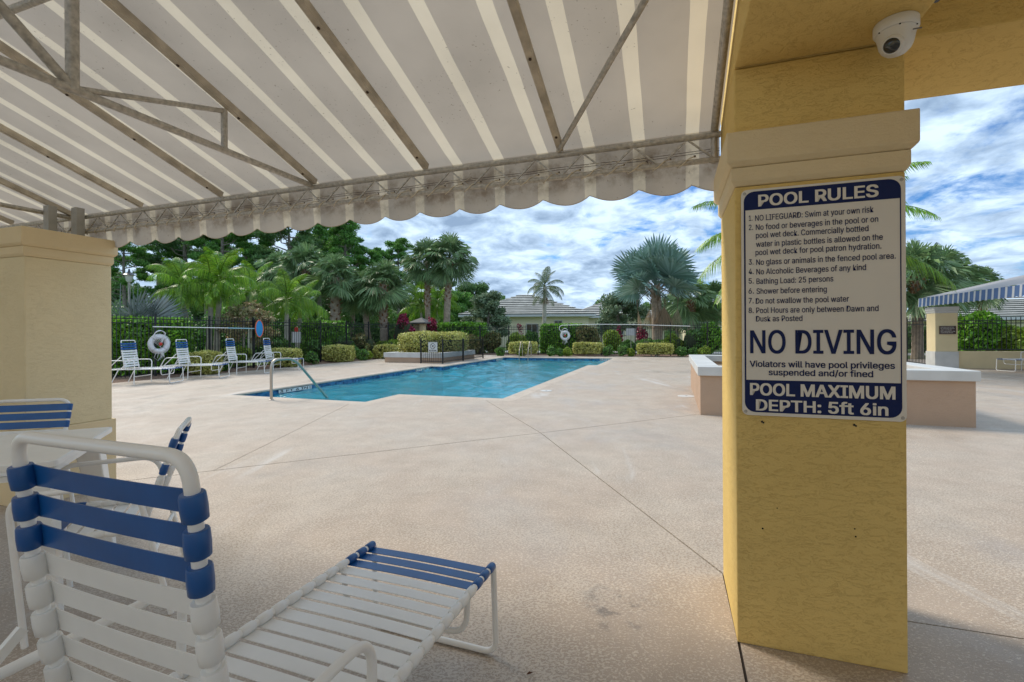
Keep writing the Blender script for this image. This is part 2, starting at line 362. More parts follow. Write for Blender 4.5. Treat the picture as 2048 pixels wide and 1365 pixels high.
def deck_material(name='pool_deck_texture', tint=1.0):
    m = mat(name, (.5, .43, .36), .75); nt = m.node_tree; N = nt.nodes; L = nt.links; p = N['Principled BSDF']
    tc = N.new('ShaderNodeTexCoord')
    def nz(scale, detail, rough, off=0, dist=0, sc=(1, 1, 1)):
        mp = N.new('ShaderNodeMapping'); mp.inputs['Location'].default_value = (off, off, 0); mp.inputs['Scale'].default_value = sc; L.new(tc.outputs['Object'], mp.inputs[0])
        n = N.new('ShaderNodeTexNoise'); n.inputs['Scale'].default_value = scale; n.inputs['Detail'].default_value = detail
        n.inputs['Roughness'].default_value = rough; n.inputs['Distortion'].default_value = dist; L.new(mp.outputs[0], n.inputs['Vector']); return n.outputs['Fac']
    def rng(x, a, b, c=0, d=1, smooth=True):
        r = N.new('ShaderNodeMapRange'); r.interpolation_type = 'SMOOTHSTEP' if smooth else 'LINEAR'
        for k, v in zip(('From Min', 'From Max', 'To Min', 'To Max'), (a, b, c, d)): r.inputs[k].default_value = v
        L.new(x, r.inputs[0]); return r.outputs[0]
    spl = nz(75, 4, .55, 0, .6, (1, 1.35, 1)); patch = nz(1.1, 4, .55, 3); mott = nz(3.2, 8, .66, 7); streak = nz(.6, 5, .6, 11, .5, (2.2, .5, 1))
    fine = nz(260, 2, .5)
    thr = rng(patch, .35, .65, .04, -.07)
    s = N.new('ShaderNodeMath'); s.operation = 'ADD'; L.new(spl, s.inputs[0]); L.new(thr, s.inputs[1])
    splat = rng(s.outputs[0], .485, .53)
    mx = N.new('ShaderNodeMix'); mx.data_type = 'RGBA'; mx.inputs['A'].default_value = (.41 * tint, .33 * tint, .26 * tint, 1); mx.inputs['B'].default_value = (.56 * tint, .48 * tint, .39 * tint, 1)
    L.new(splat, mx.inputs['Factor'])
    def scl(c, f):
        v = N.new('ShaderNodeVectorMath'); v.operation = 'SCALE'; L.new(c, v.inputs[0]); L.new(f, v.inputs['Scale']); return v.outputs[0]
    c = scl(mx.outputs['Result'], rng(mott, .3, .7, .92, 1.08)); c = scl(c, rng(patch, .3, .7, .93, 1.08)); c = scl(c, rng(fine, .3, .7, .9, 1.08))
    stain_sheen = rng(streak, .60, .72)
    mx2 = N.new('ShaderNodeMix'); mx2.data_type = 'RGBA'; L.new(c, mx2.inputs['A']); mx2.inputs['B'].default_value = (.62, .60, .57, 1)  # whitish streaks: staining, with sky sheen of glossy patches painted into the colour
    sm = N.new('ShaderNodeMath'); sm.operation = 'MULTIPLY'; sm.inputs[1].default_value = .6; L.new(stain_sheen, sm.inputs[0]); L.new(sm.outputs[0], mx2.inputs['Factor'])
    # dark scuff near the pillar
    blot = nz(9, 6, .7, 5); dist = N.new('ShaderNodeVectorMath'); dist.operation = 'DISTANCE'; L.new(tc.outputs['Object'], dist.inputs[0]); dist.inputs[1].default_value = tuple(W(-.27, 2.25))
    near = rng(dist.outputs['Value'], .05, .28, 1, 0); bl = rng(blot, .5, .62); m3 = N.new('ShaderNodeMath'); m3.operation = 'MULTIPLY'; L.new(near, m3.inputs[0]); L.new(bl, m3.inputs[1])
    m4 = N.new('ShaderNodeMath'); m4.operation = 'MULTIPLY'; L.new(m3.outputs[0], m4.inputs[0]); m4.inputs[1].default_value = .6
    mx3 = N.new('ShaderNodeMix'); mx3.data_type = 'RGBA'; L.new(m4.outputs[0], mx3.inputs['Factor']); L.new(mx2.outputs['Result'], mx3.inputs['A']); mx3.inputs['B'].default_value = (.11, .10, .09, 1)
    L.new(mx3.outputs['Result'], p.inputs['Base Color'])
    wet = nz(.75, 5, .6, 2, .4, (1.4, .7, 1))
    L.new(rng(wet, .45, .68, .72, .36), p.inputs['Roughness'])
    b = N.new('ShaderNodeBump'); b.inputs['Strength'].default_value = .5; b.inputs['Distance'].default_value = .003
    ad = N.new('ShaderNodeMath'); ad.operation = 'MULTIPLY_ADD'; L.new(fine, ad.inputs[0]); ad.inputs[1].default_value = .35; L.new(splat, ad.inputs[2])
    L.new(ad.outputs[0], b.inputs['Height']); L.new(b.outputs[0], p.inputs['Normal'])
    return m
M_DECK = deck_material(); M_COPING = deck_material('coping_texture', 1.12)
M_JOINT = mat('joint_sealant', (.07, .055, .045), .9)  # dark filler laid under the open deck joints
DECK = [(-14.5, -8.0), (26, -8.0), (26, 26.3), (-14.5, 26.3)]
def B2(x, y):   # world x,y -> (b,a)
    return (x * math.cos(TH) - y * math.sin(TH), x * math.sin(TH) + y * math.cos(TH))
def build_deck():
    cop = offset_poly(POOL, .30); hole = offset_poly(POOL, .304)
    JB = B2(.365, 6.125)
    joints = [((-3.28, 8.5), JB, .012), (JB, (.25, 2.755), .011), ((-14.49, None), None, 0)]
    d = Vector(B2(3.0, 7.5)) - Vector(B2(-2.87, 4.51)); p = Vector(B2(-2.87, 4.51))
    lft = p + d * ((-14.4 - p.x) / d.x); rgt = p + d * ((25.9 - p.x) / d.x)
    J = [((-3.42, 8.45), tuple(JB), .012), (tuple(JB), (.252, 2.752), .011), (tuple(lft), tuple(p), .013), (tuple(p), tuple(JB), .013), (tuple(JB), tuple(rgt), .013),
         (tuple(p), (-5.7, 7.28), .008), ((.251, 2.75), (.256, 2.165), .010), ((.256, 2.165), (.16, -7.9), .012), (B2(2.05, 2.30) if False else (.86, 2.56), (25.8, 2.9), .008),
         ((3.9, 7.8), (25.8, 6.6), .010)]
    V = []; E = []
    def ring(P, dens=None):
        o = len(V); V.extend(P); E.extend([(o + i, o + (i + 1) % len(P)) for i in range(len(P))])
    ring(DECK); ring(hole); strips = []
    for q0, q1, w in J:
        a = Vector(q0); b = Vector(q1); t = (b - a).normalized(); nn = Vector((-t.y, t.x)) * w / 2
        P = [tuple(a + nn - t * .002), tuple(a - nn - t * .002), tuple(b - nn + t * .002), tuple(b + nn + t * .002)]; strips.append(P); ring(P)
    vo, eo, fo, *_ = delaunay_2d_cdt([Vector(v) for v in V], E, [], 0, 1e-5)
    keep = []
    for f in fo:
        cx = sum(vo[i].x for i in f) / len(f); cy = sum(vo[i].y for i in f) / len(f)
        if not inpoly(cx, cy, DECK) or inpoly(cx, cy, hole): continue
        if any(inpoly(cx, cy, s) for s in strips): continue
        keep.append(tuple(f))
    # connected slabs
    ed = {}
    for i, f in enumerate(keep):
        for k in range(len(f)): ed.setdefault(frozenset((f[k], f[(k + 1) % len(f)])), []).append(i)
    comp = [-1] * len(keep); nc = 0
    for i in range(len(keep)):
        if comp[i] >= 0: continue
        st = [i]; comp[i] = nc
        while st:
            c = st.pop(); f = keep[c]
            for k in range(len(f)):
                for j in ed[frozenset((f[k], f[(k + 1) % len(f)]))]:
                    if comp[j] < 0: comp[j] = nc; st.append(j)
        nc += 1
    deck = bpy.data.objects.new('pool_deck', None); C.objects.link(deck); deck['kind'] = 'structure'
    for k in range(nc):
        fs = [keep[i] for i in range(len(keep)) if comp[i] == k]; mb = MB(); idx = {}; v = []; ff = []
        for f in fs:
            for i in f:
                if i not in idx: idx[i] = len(v); v.append(tuple(W(vo[i].x, vo[i].y, 0)))
            t = [idx[i] for i in f]
            ax = (v[t[1]][0] - v[t[0]][0]) * (v[t[2]][1] - v[t[0]][1]) - (v[t[1]][1] - v[t[0]][1]) * (v[t[2]][0] - v[t[0]][0])
            ff.append(tuple(t) if ax > 0 else tuple(t[::-1]))
        mb.add(v, ff)
        cnt = {}
        for f in ff:
            for q in range(len(f)): e = (f[q], f[(q + 1) % len(f)]); cnt[frozenset(e)] = cnt.get(frozenset(e), []) + [e]
        for es in cnt.values():
            if len(es) == 1:
                i, j = es[0]; a, b = v[i], v[j]; mb.add([a, b, (b[0], b[1], -.06), (a[0], a[1], -.06)], [(0, 3, 2, 1)])
        mb.build('deck_slab', M_DECK, deck)
    mb = MB()
    for q0, q1, w in J:
        a = Vector(q0); b = Vector(q1); t = (b - a).normalized(); nn = Vector((-t.y, t.x)) * .03
        mb.add([W(*(a + nn), -.007 - .0004 * J.index((q0, q1, w))), W(*(a - nn), -.007 - .0004 * J.index((q0, q1, w))), W(*(b - nn), -.007 - .0004 * J.index((q0, q1, w))), W(*(b + nn), -.007 - .0004 * J.index((q0, q1, w)))], [(0, 1, 2, 3)])
    mb.build('joint_filler', M_JOINT, deck)
    # coping ring with a rounded nose
    cp = bpy.data.objects.new('pool_coping', None); C.objects.link(cp); cp['kind'] = 'structure'
    n = len(POOL); ins = offset_poly(POOL, -.03); prof = [(cop, -.05), (cop, .0), (offset_poly(POOL, .02), .003), (offset_poly(POOL, -.015), -.002), (ins, -.018), (ins, -.035), (offset_poly(POOL, -.015), -.048), (offset_poly(POOL, .002), -.05)]
    mb = MB(); v = [W(x, y, z) for P, z in prof for x, y in P]
    mb.add(v, [(i * n + k, (i + 1) * n + k, (i + 1) * n + (k + 1) % n, i * n + (k + 1) % n) for i in range(len(prof) - 1) for k in range(n)])
    mb.build('coping_rim', M_COPING, cp)
build_deck()
def build_pool():
    n = len(POOL); mb = MB()
    ta, tb, dep = -.05, -.26, -1.45
    lv = [ta, tb, dep]
    v = [W(x, y, z) for z in lv for x, y in POOL]
    mb.add(v, [(k, n + k, n + (k + 1) % n, (k + 1) % n) for k in range(n)], 0)
    mb.add(v, [(n + k, 2 * n + k, 2 * n + (k + 1) % n, n + (k + 1) % n) for k in range(n)], 1)
    vo, eo, fo, *_ = delaunay_2d_cdt([Vector(p) for p in POOL], [(i, (i + 1) % n) for i in range(n)], [], 1, 1e-5)
    mb.add([W(p.x, p.y, dep) for p in vo], [tuple(f) for f in fo], 1)
    # tile band: small glazed blue mosaic
    mt = mat('blue_mosaic_tile', (.02, .09, .22), .15); nt = mt.node_tree; N = nt.nodes; L = nt.links; p = N['Principled BSDF']
    tc = N.new('ShaderNodeTexCoord'); vr = N.new('ShaderNodeTexVoronoi'); vr.distance = 'CHEBYCHEV'; vr.inputs['Scale'].default_value = 16; vr.inputs['Randomness'].default_value = 0
    L.new(tc.outputs['Object'], vr.inputs['Vector']); cr = N.new('ShaderNodeValToRGB'); e = cr.color_ramp.elements
    e[0].color = (.008, .035, .12, 1); e[1].color = (.06, .22, .42, 1); sp = N.new('ShaderNodeSeparateColor'); L.new(vr.outputs['Color'], sp.inputs[0]); L.new(sp.outputs[0], cr.inputs[0])
    L.new(cr.outputs[0], p.inputs['Base Color'])
    mp = mat('pool_plaster', (.42, .78, .82), .7, var=.1, vscale=1.5)
    basin = mb.build('pool_basin', [mt, mp]); basin['kind'] = 'structure'
    mw = bpy.data.materials.new('pool_water_surface'); mw.use_nodes = True; nt = mw.node_tree; N = nt.nodes; L = nt.links; N.clear()
    out = N.new('ShaderNodeOutputMaterial'); tr = N.new('ShaderNodeBsdfTransparent'); tr.inputs[0].default_value = (.25, .80, .88, 1)
    gl = N.new('ShaderNodeBsdfGlossy'); gl.inputs['Roughness'].default_value = .06; gl.inputs[0].default_value = (1, 1, 1, 1); fr = N.new('ShaderNodeFresnel'); fr.inputs['IOR'].default_value = 1.33
    df = N.new('ShaderNodeBsdfDiffuse'); df.inputs[0].default_value = (.004, .36, .48, 1)
    ms0 = N.new('ShaderNodeMixShader'); ms0.inputs[0].default_value = .38; L.new(tr.outputs[0], ms0.inputs[1]); L.new(df.outputs[0], ms0.inputs[2])
    ms = N.new('ShaderNodeMixShader'); L.new(ms0.outputs[0], ms.inputs[1]); L.new(gl.outputs[0], ms.inputs[2]); L.new(ms.outputs[0], out.inputs[0])
    tc = N.new('ShaderNodeTexCoord'); n1 = N.new('ShaderNodeTexNoise'); n1.inputs['Scale'].default_value = 9; n1.inputs['Detail'].default_value = 7; n1.inputs['Roughness'].default_value = .62; n1.inputs['Distortion'].default_value = .6
    L.new(tc.outputs['Object'], n1.inputs['Vector']); bp = N.new('ShaderNodeBump'); bp.inputs['Strength'].default_value = 1; bp.inputs['Distance'].default_value = .02
    L.new(n1.outputs['Fac'], bp.inputs['Height'])
    for q in (gl, fr): L.new(bp.outputs[0], q.inputs['Normal'])
    mul = N.new('ShaderNodeMath'); mul.operation = 'MULTIPLY'; mul.inputs[1].default_value = 1.0; L.new(fr.outputs[0], mul.inputs[0]); L.new(mul.outputs[0], ms.inputs[0])
    wp = offset_poly(POOL, .12); cs = .055; b0, a0 = -9.5, 7.4; nb, na = int(6.9 / cs), int(17.3 / cs); wr = np.random.default_rng(4)
    B_, A_ = np.meshgrid(b0 + cs * np.arange(nb + 1), a0 + cs * np.arange(na + 1), indexing='ij'); Z = np.zeros_like(B_)
    for q in range(34):
        wl = wr.uniform(.22, 1.5); an = wr.uniform(0, 2 * math.pi); k = 2 * math.pi / wl
        Z += .0068 * wl ** .9 * np.sin(k * (B_ * math.cos(an) + A_ * math.sin(an)) + wr.uniform(0, 6.28) + 1.2 * np.sin(B_ * .9 + q) + 1.1 * np.sin(A_ * .7 + 2 * q))
    Z *= .35 + .65 * (.5 + .5 * np.sin(B_ * .8 + .45 * A_ + .8 * np.sin(A_ * .5)))
    mb = MB(); idx = np.arange((nb + 1) * (na + 1)).reshape(nb + 1, na + 1)
    fs = [(int(idx[i, j]), int(idx[i, j + 1]), int(idx[i + 1, j + 1]), int(idx[i + 1, j])) for i in range(nb) for j in range(na) if inpoly(b0 + cs * (i + .5), a0 + cs * (j + .5), wp)]
    st, ct = math.sin(TH), math.cos(TH); vs = [(a_ * st + b_ * ct, a_ * ct - b_ * st, -.14 + z_) for b_, a_, z_ in zip(B_.ravel().tolist(), A_.ravel().tolist(), Z.ravel().tolist())]
    mb.add(vs, [f[::-1] for f in fs], 0, True); w = mb.build('pool_water', mw); w['kind'] = 'structure'
    # depth marker tiles and skimmer mouth on the band
    def marker(b, a, rz, wdt, txt, label, icon=True):
        g = thing('depth_marker', label, 'pool marker', W(b, a, -.135), ROTB + rz, 'depth marker tiles round the pool')
        k = wdt / 6
        for i in range(6): MB().box(i * k + .002, (i + 1) * k - .002, -.006, .0, 0, .082).build('tile', M_SOIL, g)
        lettering(txt, M_DARK, g, .03, wdt - (.14 if icon else .03), .014, .055, y=-.008, off=.06)
        if icon:
            m2 = MB(); disc_ring(m2, wdt - .06, .041, .022, .03, -.008); m2.add([(wdt - .082, -.0082, .058), (wdt - .078, -.0082, .062), (wdt - .038, -.0082, .024), (wdt - .042, -.0082, .020)], [(0, 1, 2, 3)])
            m2.build('no_diving_icon', M_DARK, g)
    marker(-9.09, 9.0, R(90), 1.1, '3 FT 6 IN', 'white tile marker reading 3 FT 6 IN by the pool handrail', True)
    marker(-9.235, 15.7, R(90), 1.0, '5 FT 6 IN', 'white tile marker on the left pool wall below the fenced planter')
    marker(-8.74, 23.0, R(90), 1.0, '5 FT 6 IN', 'white tile marker in the far left pool corner', False)
    marker(-3.55, 24.385, 0, .66, '5 FT 6 IN', 'white tile marker at the far right pool corner', False)
    sk = thing('skimmer', 'black skimmer mouth in the blue tiles of the left pool wall', 'pool skimmer', W(-9.24, 14.6, -.14), ROTB + R(90))
    MB().box(0, .42, -.012, .004, 0, .085).build('opening', M_DARK, sk); MB().box(-.02, .44, -.016, -.013, .086, .094).build('lip', M_SOIL, sk)
build_pool()

g = MB(); x0, x1, y0, y1 = -14.5, 26, -8, 26.3; F = 600
for q in ([(-F, -F), (F, -F), (F, y0), (-F, y0)], [(-F, y1), (F, y1), (F, F), (-F, F)], [(-F, y0), (x0, y0), (x0, y1), (-F, y1)], [(x1, y0), (F, y0), (F, y1), (x1, y1)]):
    g.add([W(b, a, -.03) for b, a in q], [(0, 1, 2, 3)])
g.build('lawn_ground', M_GRASS)['kind'] = 'structure'
mb = MB()   # mulch beds along the fences, slightly mounded
def bed(b0, b1, a0, a1, n):
    vs = []; fs = []
    m = 4; along_a = (a1 - a0) > (b1 - b0)
    for i in range(n + 1):
        for j in range(m + 1):
            t = i / n; s = j / m; z = -.026 + .045 * math.sin(math.pi * s) + random.uniform(0, .02) * (0 < j < m)
            b, a = (b0 + (b1 - b0) * s, a0 + (a1 - a0) * t) if along_a else (b0 + (b1 - b0) * t, a0 + (a1 - a0) * s)
            vs.append(W(b, a, z))
    for i in range(n):
        for j in range(m): q = i * (m + 1) + j; fs.append((q, q + 1, q + m + 2, q + m + 1))
    mb.add(vs, fs)
bed(-17.2, -14.505, 2, 26.3, 160); bed(-17.2, 9.0, 26.305, 29.2, 170)
mb.build('mulch_bed', M_MULCH)['kind'] = 'structure'
mb = MB(); mb.add([W(-30, 31.0, -.022), W(60, 31.0, -.022), W(60, 34.0, -.022), W(-30, 34.0, -.022)], [(0, 1, 2, 3)]); mb.build('road', M_ROAD)['kind'] = 'structure'

# ------------------------------------------------------------ pillars, beams, awning
def pillar(label, b0, b1, a0, a1, top=2.13, base=False, upper=None, body=M_STUCCO, bm=M_TRIM):
    cb, ca = (b0 + b1) / 2, (a0 + a1) / 2; t = thing('stucco_pillar', label, 'pillar', W(cb, ca), ROTB, 'stucco pillars of the pool terrace')
    w, d = (b1 - b0) / 2, (a1 - a0) / 2
    MB().box(-w, w, -d, d, .58 if base else 0, 1.905).build('shaft', body, t, bevel=.006)
    if base: MB().box(-w - .02, w + .02, -d - .02, d + .02, 0, .58).build('plinth', bm, t, bevel=.006)
    def ringp(z0, z1, o0, o1):
        m = MB(); v = []
        for z, o in ((z0, o0), (z0 + .02, o1), (z1, o1)): v += [(-w - o, -d - o, z), (w + o, -d - o, z), (w + o, d + o, z), (-w - o, d + o, z)]
        f = [(3, 2, 1, 0), (8, 9, 10, 11)] + [(r * 4 + k, r * 4 + (k + 1) % 4, r * 4 + 4 + (k + 1) % 4, r * 4 + 4 + k) for r in (0, 1) for k in range(4)]
        m.add(v, f); return m
    ringp(1.906, 1.982, .002, .014).build('lower_moulding', bm, t, bevel=.004)
    ringp(1.983, 2.125, .016, .034).build('upper_moulding', bm, t, bevel=.005)
    if upper: MB().box(-w, w, -d, d, 2.126, upper).build('neck', body, t, bevel=.006)
    return t
near = pillar('gold stucco pillar in front with the pool rules sign screwed to it', .25, .838, 2.165, 2.745, upper=2.398)
for b, z, s in ((.347, .930, 1), (.352, .926, .8), (.668, .935, 1), (.674, .931, .8), (.347, .49, .8), (.671, .50, .7), (.668, .53, .6), (.4, .58, .5)):
    m = MB(); m.lathe([(.0001, -.002), (.0045 * s, 0)], 8); o = m.build('screw_hole', M_DARK, near, (b - .544, -.2925, z)); o.rotation_euler = (R(90), 0, 0)
lp = pillar('yellow stucco pillar at left behind the dining table', -5.205, -4.617, 2.165, 2.745, base=True, body=M_CREAM)  # same paint as the near pillar, brighter light put into a paler colour
# beams over the terrace
bm = thing('stucco_beam', 'gold stucco beam overhead running back from the near pillar', 'beam', W(.544, 0, 2.4), ROTB)
MB().box(-.294, .294, -3.2, 2.160, 0, .85).build('beam_body', M_STUCCO, bm, bevel=.006)
bm2 = thing('stucco_beam', 'gold stucco beam at the top right crossing above the sky', 'beam', W(0, 2.455, 2.4), ROTB)
MB().box(.25, 9.5, -.29, .29, .001, .85).build('beam_body', M_STUCCO, bm2, bevel=.006)
rf = thing('shading_slab', 'unseen flat stucco slab added above the right hand beams to shade the near pillar', 'roof', W(0, 0, 3.25), ROTB)
MB().box(.25, 9.5, -2.4, 2.745, .002, .2).build('slab', M_STUCCO, rf)  # unseen slab, added to keep the near pillar front in shade

w0 = thing('light_block_wall', 'unseen cream rendered wall added behind the viewer to hold back light from the rear', 'wall', W(0, -6.5), ROTB)
MB().box(-13.2, 9.5, -.25, 0, 0, 3.0).build('wall_body', M_CREAM, w0)  # unseen wall, added to cut light reaching under the awning from behind
SL = .335; ZE = 2.35; AE = 2.72
def zr(a): return ZE + (AE - a) * SL
def canvas_material(name, wide, narrow, axis, period, phase, half, tr, dirt=True):
    m = bpy.data.materials.new(name); m.use_nodes = True; nt = m.node_tree; N = nt.nodes; L = nt.links; p = N['Principled BSDF']
    p.inputs['Roughness'].default_value = .8; p.inputs['Specular IOR Level'].default_value = .2
    tc = N.new('ShaderNodeTexCoord'); sp = N.new('ShaderNodeSeparateXYZ'); L.new(tc.outputs['Object'], sp.inputs[0])
    def M(op, a, b=None):
        n = N.new('ShaderNodeMath'); n.operation = op
        for i, v in enumerate((a, b)):
            if v is None: continue
            if isinstance(v, (int, float)): n.inputs[i].default_value = v
            else: L.new(v, n.inputs[i])
        return n.outputs[0]
    nz = N.new('ShaderNodeTexNoise'); nz.inputs['Scale'].default_value = 3; L.new(tc.outputs['Object'], nz.inputs['Vector'])
    x = M('ADD', sp.outputs[axis], M('MULTIPLY', M('SUBTRACT', nz.outputs['Fac'], .5), .012))
    q = M('ABSOLUTE', M('SUBTRACT', M('FRACT', M('ADD', M('DIVIDE', M('SUBTRACT', x, phase), period), .5)), .5))
    st = M('LESS_THAN', q, half / period)
    mx = N.new('ShaderNodeMix'); mx.data_type = 'RGBA'; mx.inputs['A'].default_value = (*wide, 1); mx.inputs['B'].default_value = (*narrow, 1); L.new(st, mx.inputs['Factor'])
    c = mx.outputs['Result']
    if dirt:
        d1 = N.new('ShaderNodeTexNoise'); d1.inputs['Scale'].default_value = 2.2; d1.inputs['Detail'].default_value = 6; L.new(tc.outputs['Object'], d1.inputs['Vector'])
        r = N.new('ShaderNodeMapRange'); L.new(d1.outputs['Fac'], r.inputs[0]); r.inputs['From Min'].default_value = .35; r.inputs['From Max'].default_value = .7; r.inputs['To Min'].default_value = 1.05; r.inputs['To Max'].default_value = .86
        v = N.new('ShaderNodeVectorMath'); v.operation = 'SCALE'; L.new(c, v.inputs[0]); L.new(r.outputs[0], v.inputs['Scale']); c = v.outputs[0]
        sp2 = N.new('ShaderNodeTexNoise'); sp2.inputs['Scale'].default_value = 70; sp2.inputs['Detail'].default_value = 2; L.new(tc.outputs['Object'], sp2.inputs['Vector'])
        msk = N.new('ShaderNodeMapRange'); msk.interpolation_type = 'SMOOTHSTEP'; msk.inputs['From Min'].default_value = .68; msk.inputs['From Max'].default_value = .72; msk.inputs['To Max'].default_value = .5; L.new(sp2.outputs['Fac'], msk.inputs[0])
        mx2 = N.new('ShaderNodeMix'); mx2.data_type = 'RGBA'; L.new(M('MULTIPLY', msk.outputs[0], M('GREATER_THAN', d1.outputs['Fac'], .5)), mx2.inputs['Factor']); L.new(c, mx2.inputs['A']); mx2.inputs['B'].default_value = (.16, .12, .08, 1); c = mx2.outputs['Result']
        # grime gathered on the hanging edge
        g1 = N.new('ShaderNodeTexNoise'); g1.inputs['Scale'].default_value = 6; g1.inputs['Detail'].default_value = 8; g1.inputs['Roughness'].default_value = .7; L.new(tc.outputs['Object'], g1.inputs['Vector'])
        mz = N.new('ShaderNodeMapRange'); mz.interpolation_type = 'SMOOTHSTEP'; L.new(M('ABSOLUTE', M('SUBTRACT', sp.outputs[2], 2.235)), mz.inputs[0]); mz.inputs['From Min'].default_value = .045; mz.inputs['From Max'].default_value = .14; mz.inputs['To Min'].default_value = 1; mz.inputs['To Max'].default_value = 0
        mg = N.new('ShaderNodeMapRange'); L.new(g1.outputs['Fac'], mg.inputs[0]); mg.inputs['From Min'].default_value = .4; mg.inputs['From Max'].default_value = .62; mg.inputs['To Max'].default_value = .72
        mx3 = N.new('ShaderNodeMix'); mx3.data_type = 'RGBA'; L.new(M('MULTIPLY', mz.outputs[0], mg.outputs[0]), mx3.inputs['Factor']); L.new(c, mx3.inputs['A']); mx3.inputs['B'].default_value = (.15, .10, .055, 1); c = mx3.outputs['Result']
    L.new(c, p.inputs['Base Color'])
    wv = N.new('ShaderNodeTexNoise'); wv.inputs['Scale'].default_value = 260; L.new(tc.outputs['Object'], wv.inputs['Vector'])
    bp = N.new('ShaderNodeBump'); bp.inputs['Strength'].default_value = .12; bp.inputs['Distance'].default_value = .002; L.new(wv.outputs['Fac'], bp.inputs['Height']); L.new(bp.outputs[0], p.inputs['Normal'])
    t = N.new('ShaderNodeBsdfTranslucent'); L.new(c, t.inputs[0]); ms = N.new('ShaderNodeMixShader')
    fac = N.new('ShaderNodeMix'); fac.data_type = 'FLOAT'; L.new(st, fac.inputs['Factor']); fac.inputs['A'].default_value = tr[0]; fac.inputs['B'].default_value = tr[1]
    L.new(fac.outputs['Result'], ms.inputs[0]); L.new(p.outputs[0], ms.inputs[1]); L.new(t.outputs[0], ms.inputs[2]); L.new(ms.outputs[0], N['Material Output'].inputs[0]); return m
M_CANVAS = canvas_material('striped_canvas', (.54, .485, .415), (.72, .64, .50), 0, .28, .108, .034, (.34, .47))
M_BCANVAS = canvas_material('blue_striped_canvas', (.10, .17, .34), (.62, .64, .68), 1, .28, .0, .045, (.15, .3), False)
M_GCANVAS = mat('grey_canvas', (.42, .42, .44), .8, trans=.3)
def awning():
    t = thing('striped_awning', 'large beige and cream striped canvas awning overhead with scalloped valance', 'awning', W(0, 0), ROTB)
    b0, b1, a1 = -13.0, .244, -3.0
    mb = MB(); nb, na = 220, 34; v = []
    for i in range(nb + 1):
        b = b0 + (b1 - b0) * i / nb; ph = ((b + .61) / .88) % 1
        for j in range(na + 1):
            a = AE + .015 + (a1 - AE - .015) * j / na; sag = -.016 * math.sin(math.pi * ph) * math.sin(math.pi * min(1, j / na * 1.0)) ** .5
            v.append((b, a, zr(a) + .032 + sag))
    mb.add(v, [(i * (na + 1) + j, (i + 1) * (na + 1) + j, (i + 1) * (na + 1) + j + 1, i * (na + 1) + j + 1) for i in range(nb) for j in range(na)], 0, True)
    mb.build('canvas', M_CANVAS, t)
    mb = MB(); v = []; f = []; n = int((b1 - b0) / .02); per = .28
    for i in range(n + 1):
        b = b0 + (b1 - b0) * i / n; ph = ((b - .108) / per) % 1; zb = 2.108 - .048 * math.sin(math.pi * ph) ** .8
        wob = .006 * math.sin(b * 9) + .004 * math.sin(b * 23 + 1)
        for z, y in ((ZE + .036, AE + .014), (2.24, AE + .020 + wob * .4), (2.2, AE + .022 + wob * .6), (zb, AE + .03 + wob * 1.6)): v.append((b, y, z))
    f = [(i * 4 + k, i * 4 + k + 1, (i + 1) * 4 + k + 1, (i + 1) * 4 + k) for i in range(n) for k in range(3)]
    mb.add(v, f, 0, True); mb.build('valance', M_CANVAS, t)
    hem = MB(); hem.tube([(b0 + (b1 - b0) * i / n, AE + .03 + (.006 * math.sin((b0 + (b1 - b0) * i / n) * 9) + .004 * math.sin((b0 + (b1 - b0) * i / n) * 23 + 1)) * 1.6, 2.108 - .048 * math.sin(math.pi * (((b0 + (b1 - b0) * i / n - .108) / per) % 1)) ** .8) for i in range(n + 1)], .0022, 4)
    hem.build('hem', mat('hem_binding', (.50, .42, .30), .8), t)
    # eave truss
    aT = 2.68
    MB().tube([(b0, aT, 2.335), (b1, aT, 2.335)], .0165, 10).build('top_chord', M_GALV, t)
    MB().tube([(b0, aT, 2.205), (b1, aT, 2.205)], .0155, 10).build('bottom_chord', M_GALV, t)
    step = .14; k = 0; b = .08; first = None
    me = MB().bar((0, 0, 0), (-.135, 0, -.118), .009, .009).mesh('truss_web', M_GALV); me2 = MB().bar((0, 0, 0), (.135, 0, -.118), .009, .009).mesh('truss_web', M_GALV)
    while b > b0 + .2:
        put('web_bar', me, t, (b, aT, 2.327)); put('web_bar', me2, t, (b, aT, 2.327)); b -= .28
    # lacing cord from the canvas hem round the bottom pipe
    m = MB(); b = .12; rr = random.Random(3)
    while b > b0:
        q = b - .10 - rr.random() * .03
        m.tube([(b, AE + .008, 2.247), (b - .012, aT + .012, 2.236), (b - .035, aT - .018, 2.218), (b - .06, aT - .020, 2.195), (q + .02, aT + .01, 2.185), (q, AE + .012, 2.24)], .0028, 4)
        if rr.random() < .5: m.tube([(b, aT - .01, 2.24 + rr.random() * .02), (b - .05, aT - .014, 2.26), (b - .16, aT - .01, 2.22)], .0012, 4)
        b -= .125
    m.build('lacing_cord', mat('old_cord', (.66, .58, .44), .9), t)
    for k, b in enumerate([.12 - .125 * i for i in range(60)]):
        if k % 1 == 0:
            o = MB().lathe([(.004, 0), (.006, .002), (.004, .004)], 8).mesh('grommet', M_RUST) if k == 0 else o
            put('grommet', o, t, (b, AE + .006, 2.25), (R(90), 0, 0))
    m = MB()
    for z in (2.275, 2.262): m.tube([(b0, AE + .004, z)] + [(b0 + (b1 - b0) * i / 60, AE + .004, z + .004 * math.sin(i * 1.7)) for i in range(1, 61)], .0014, 4)
    m.build('loose_thread', M_RUST, t)
    # rafters with battens and screws
    rb = [-.61 - .88 * i for i in range(15)]
    L_ = math.hypot(AE - a1, (AE - a1) * SL); an = math.atan(SL)
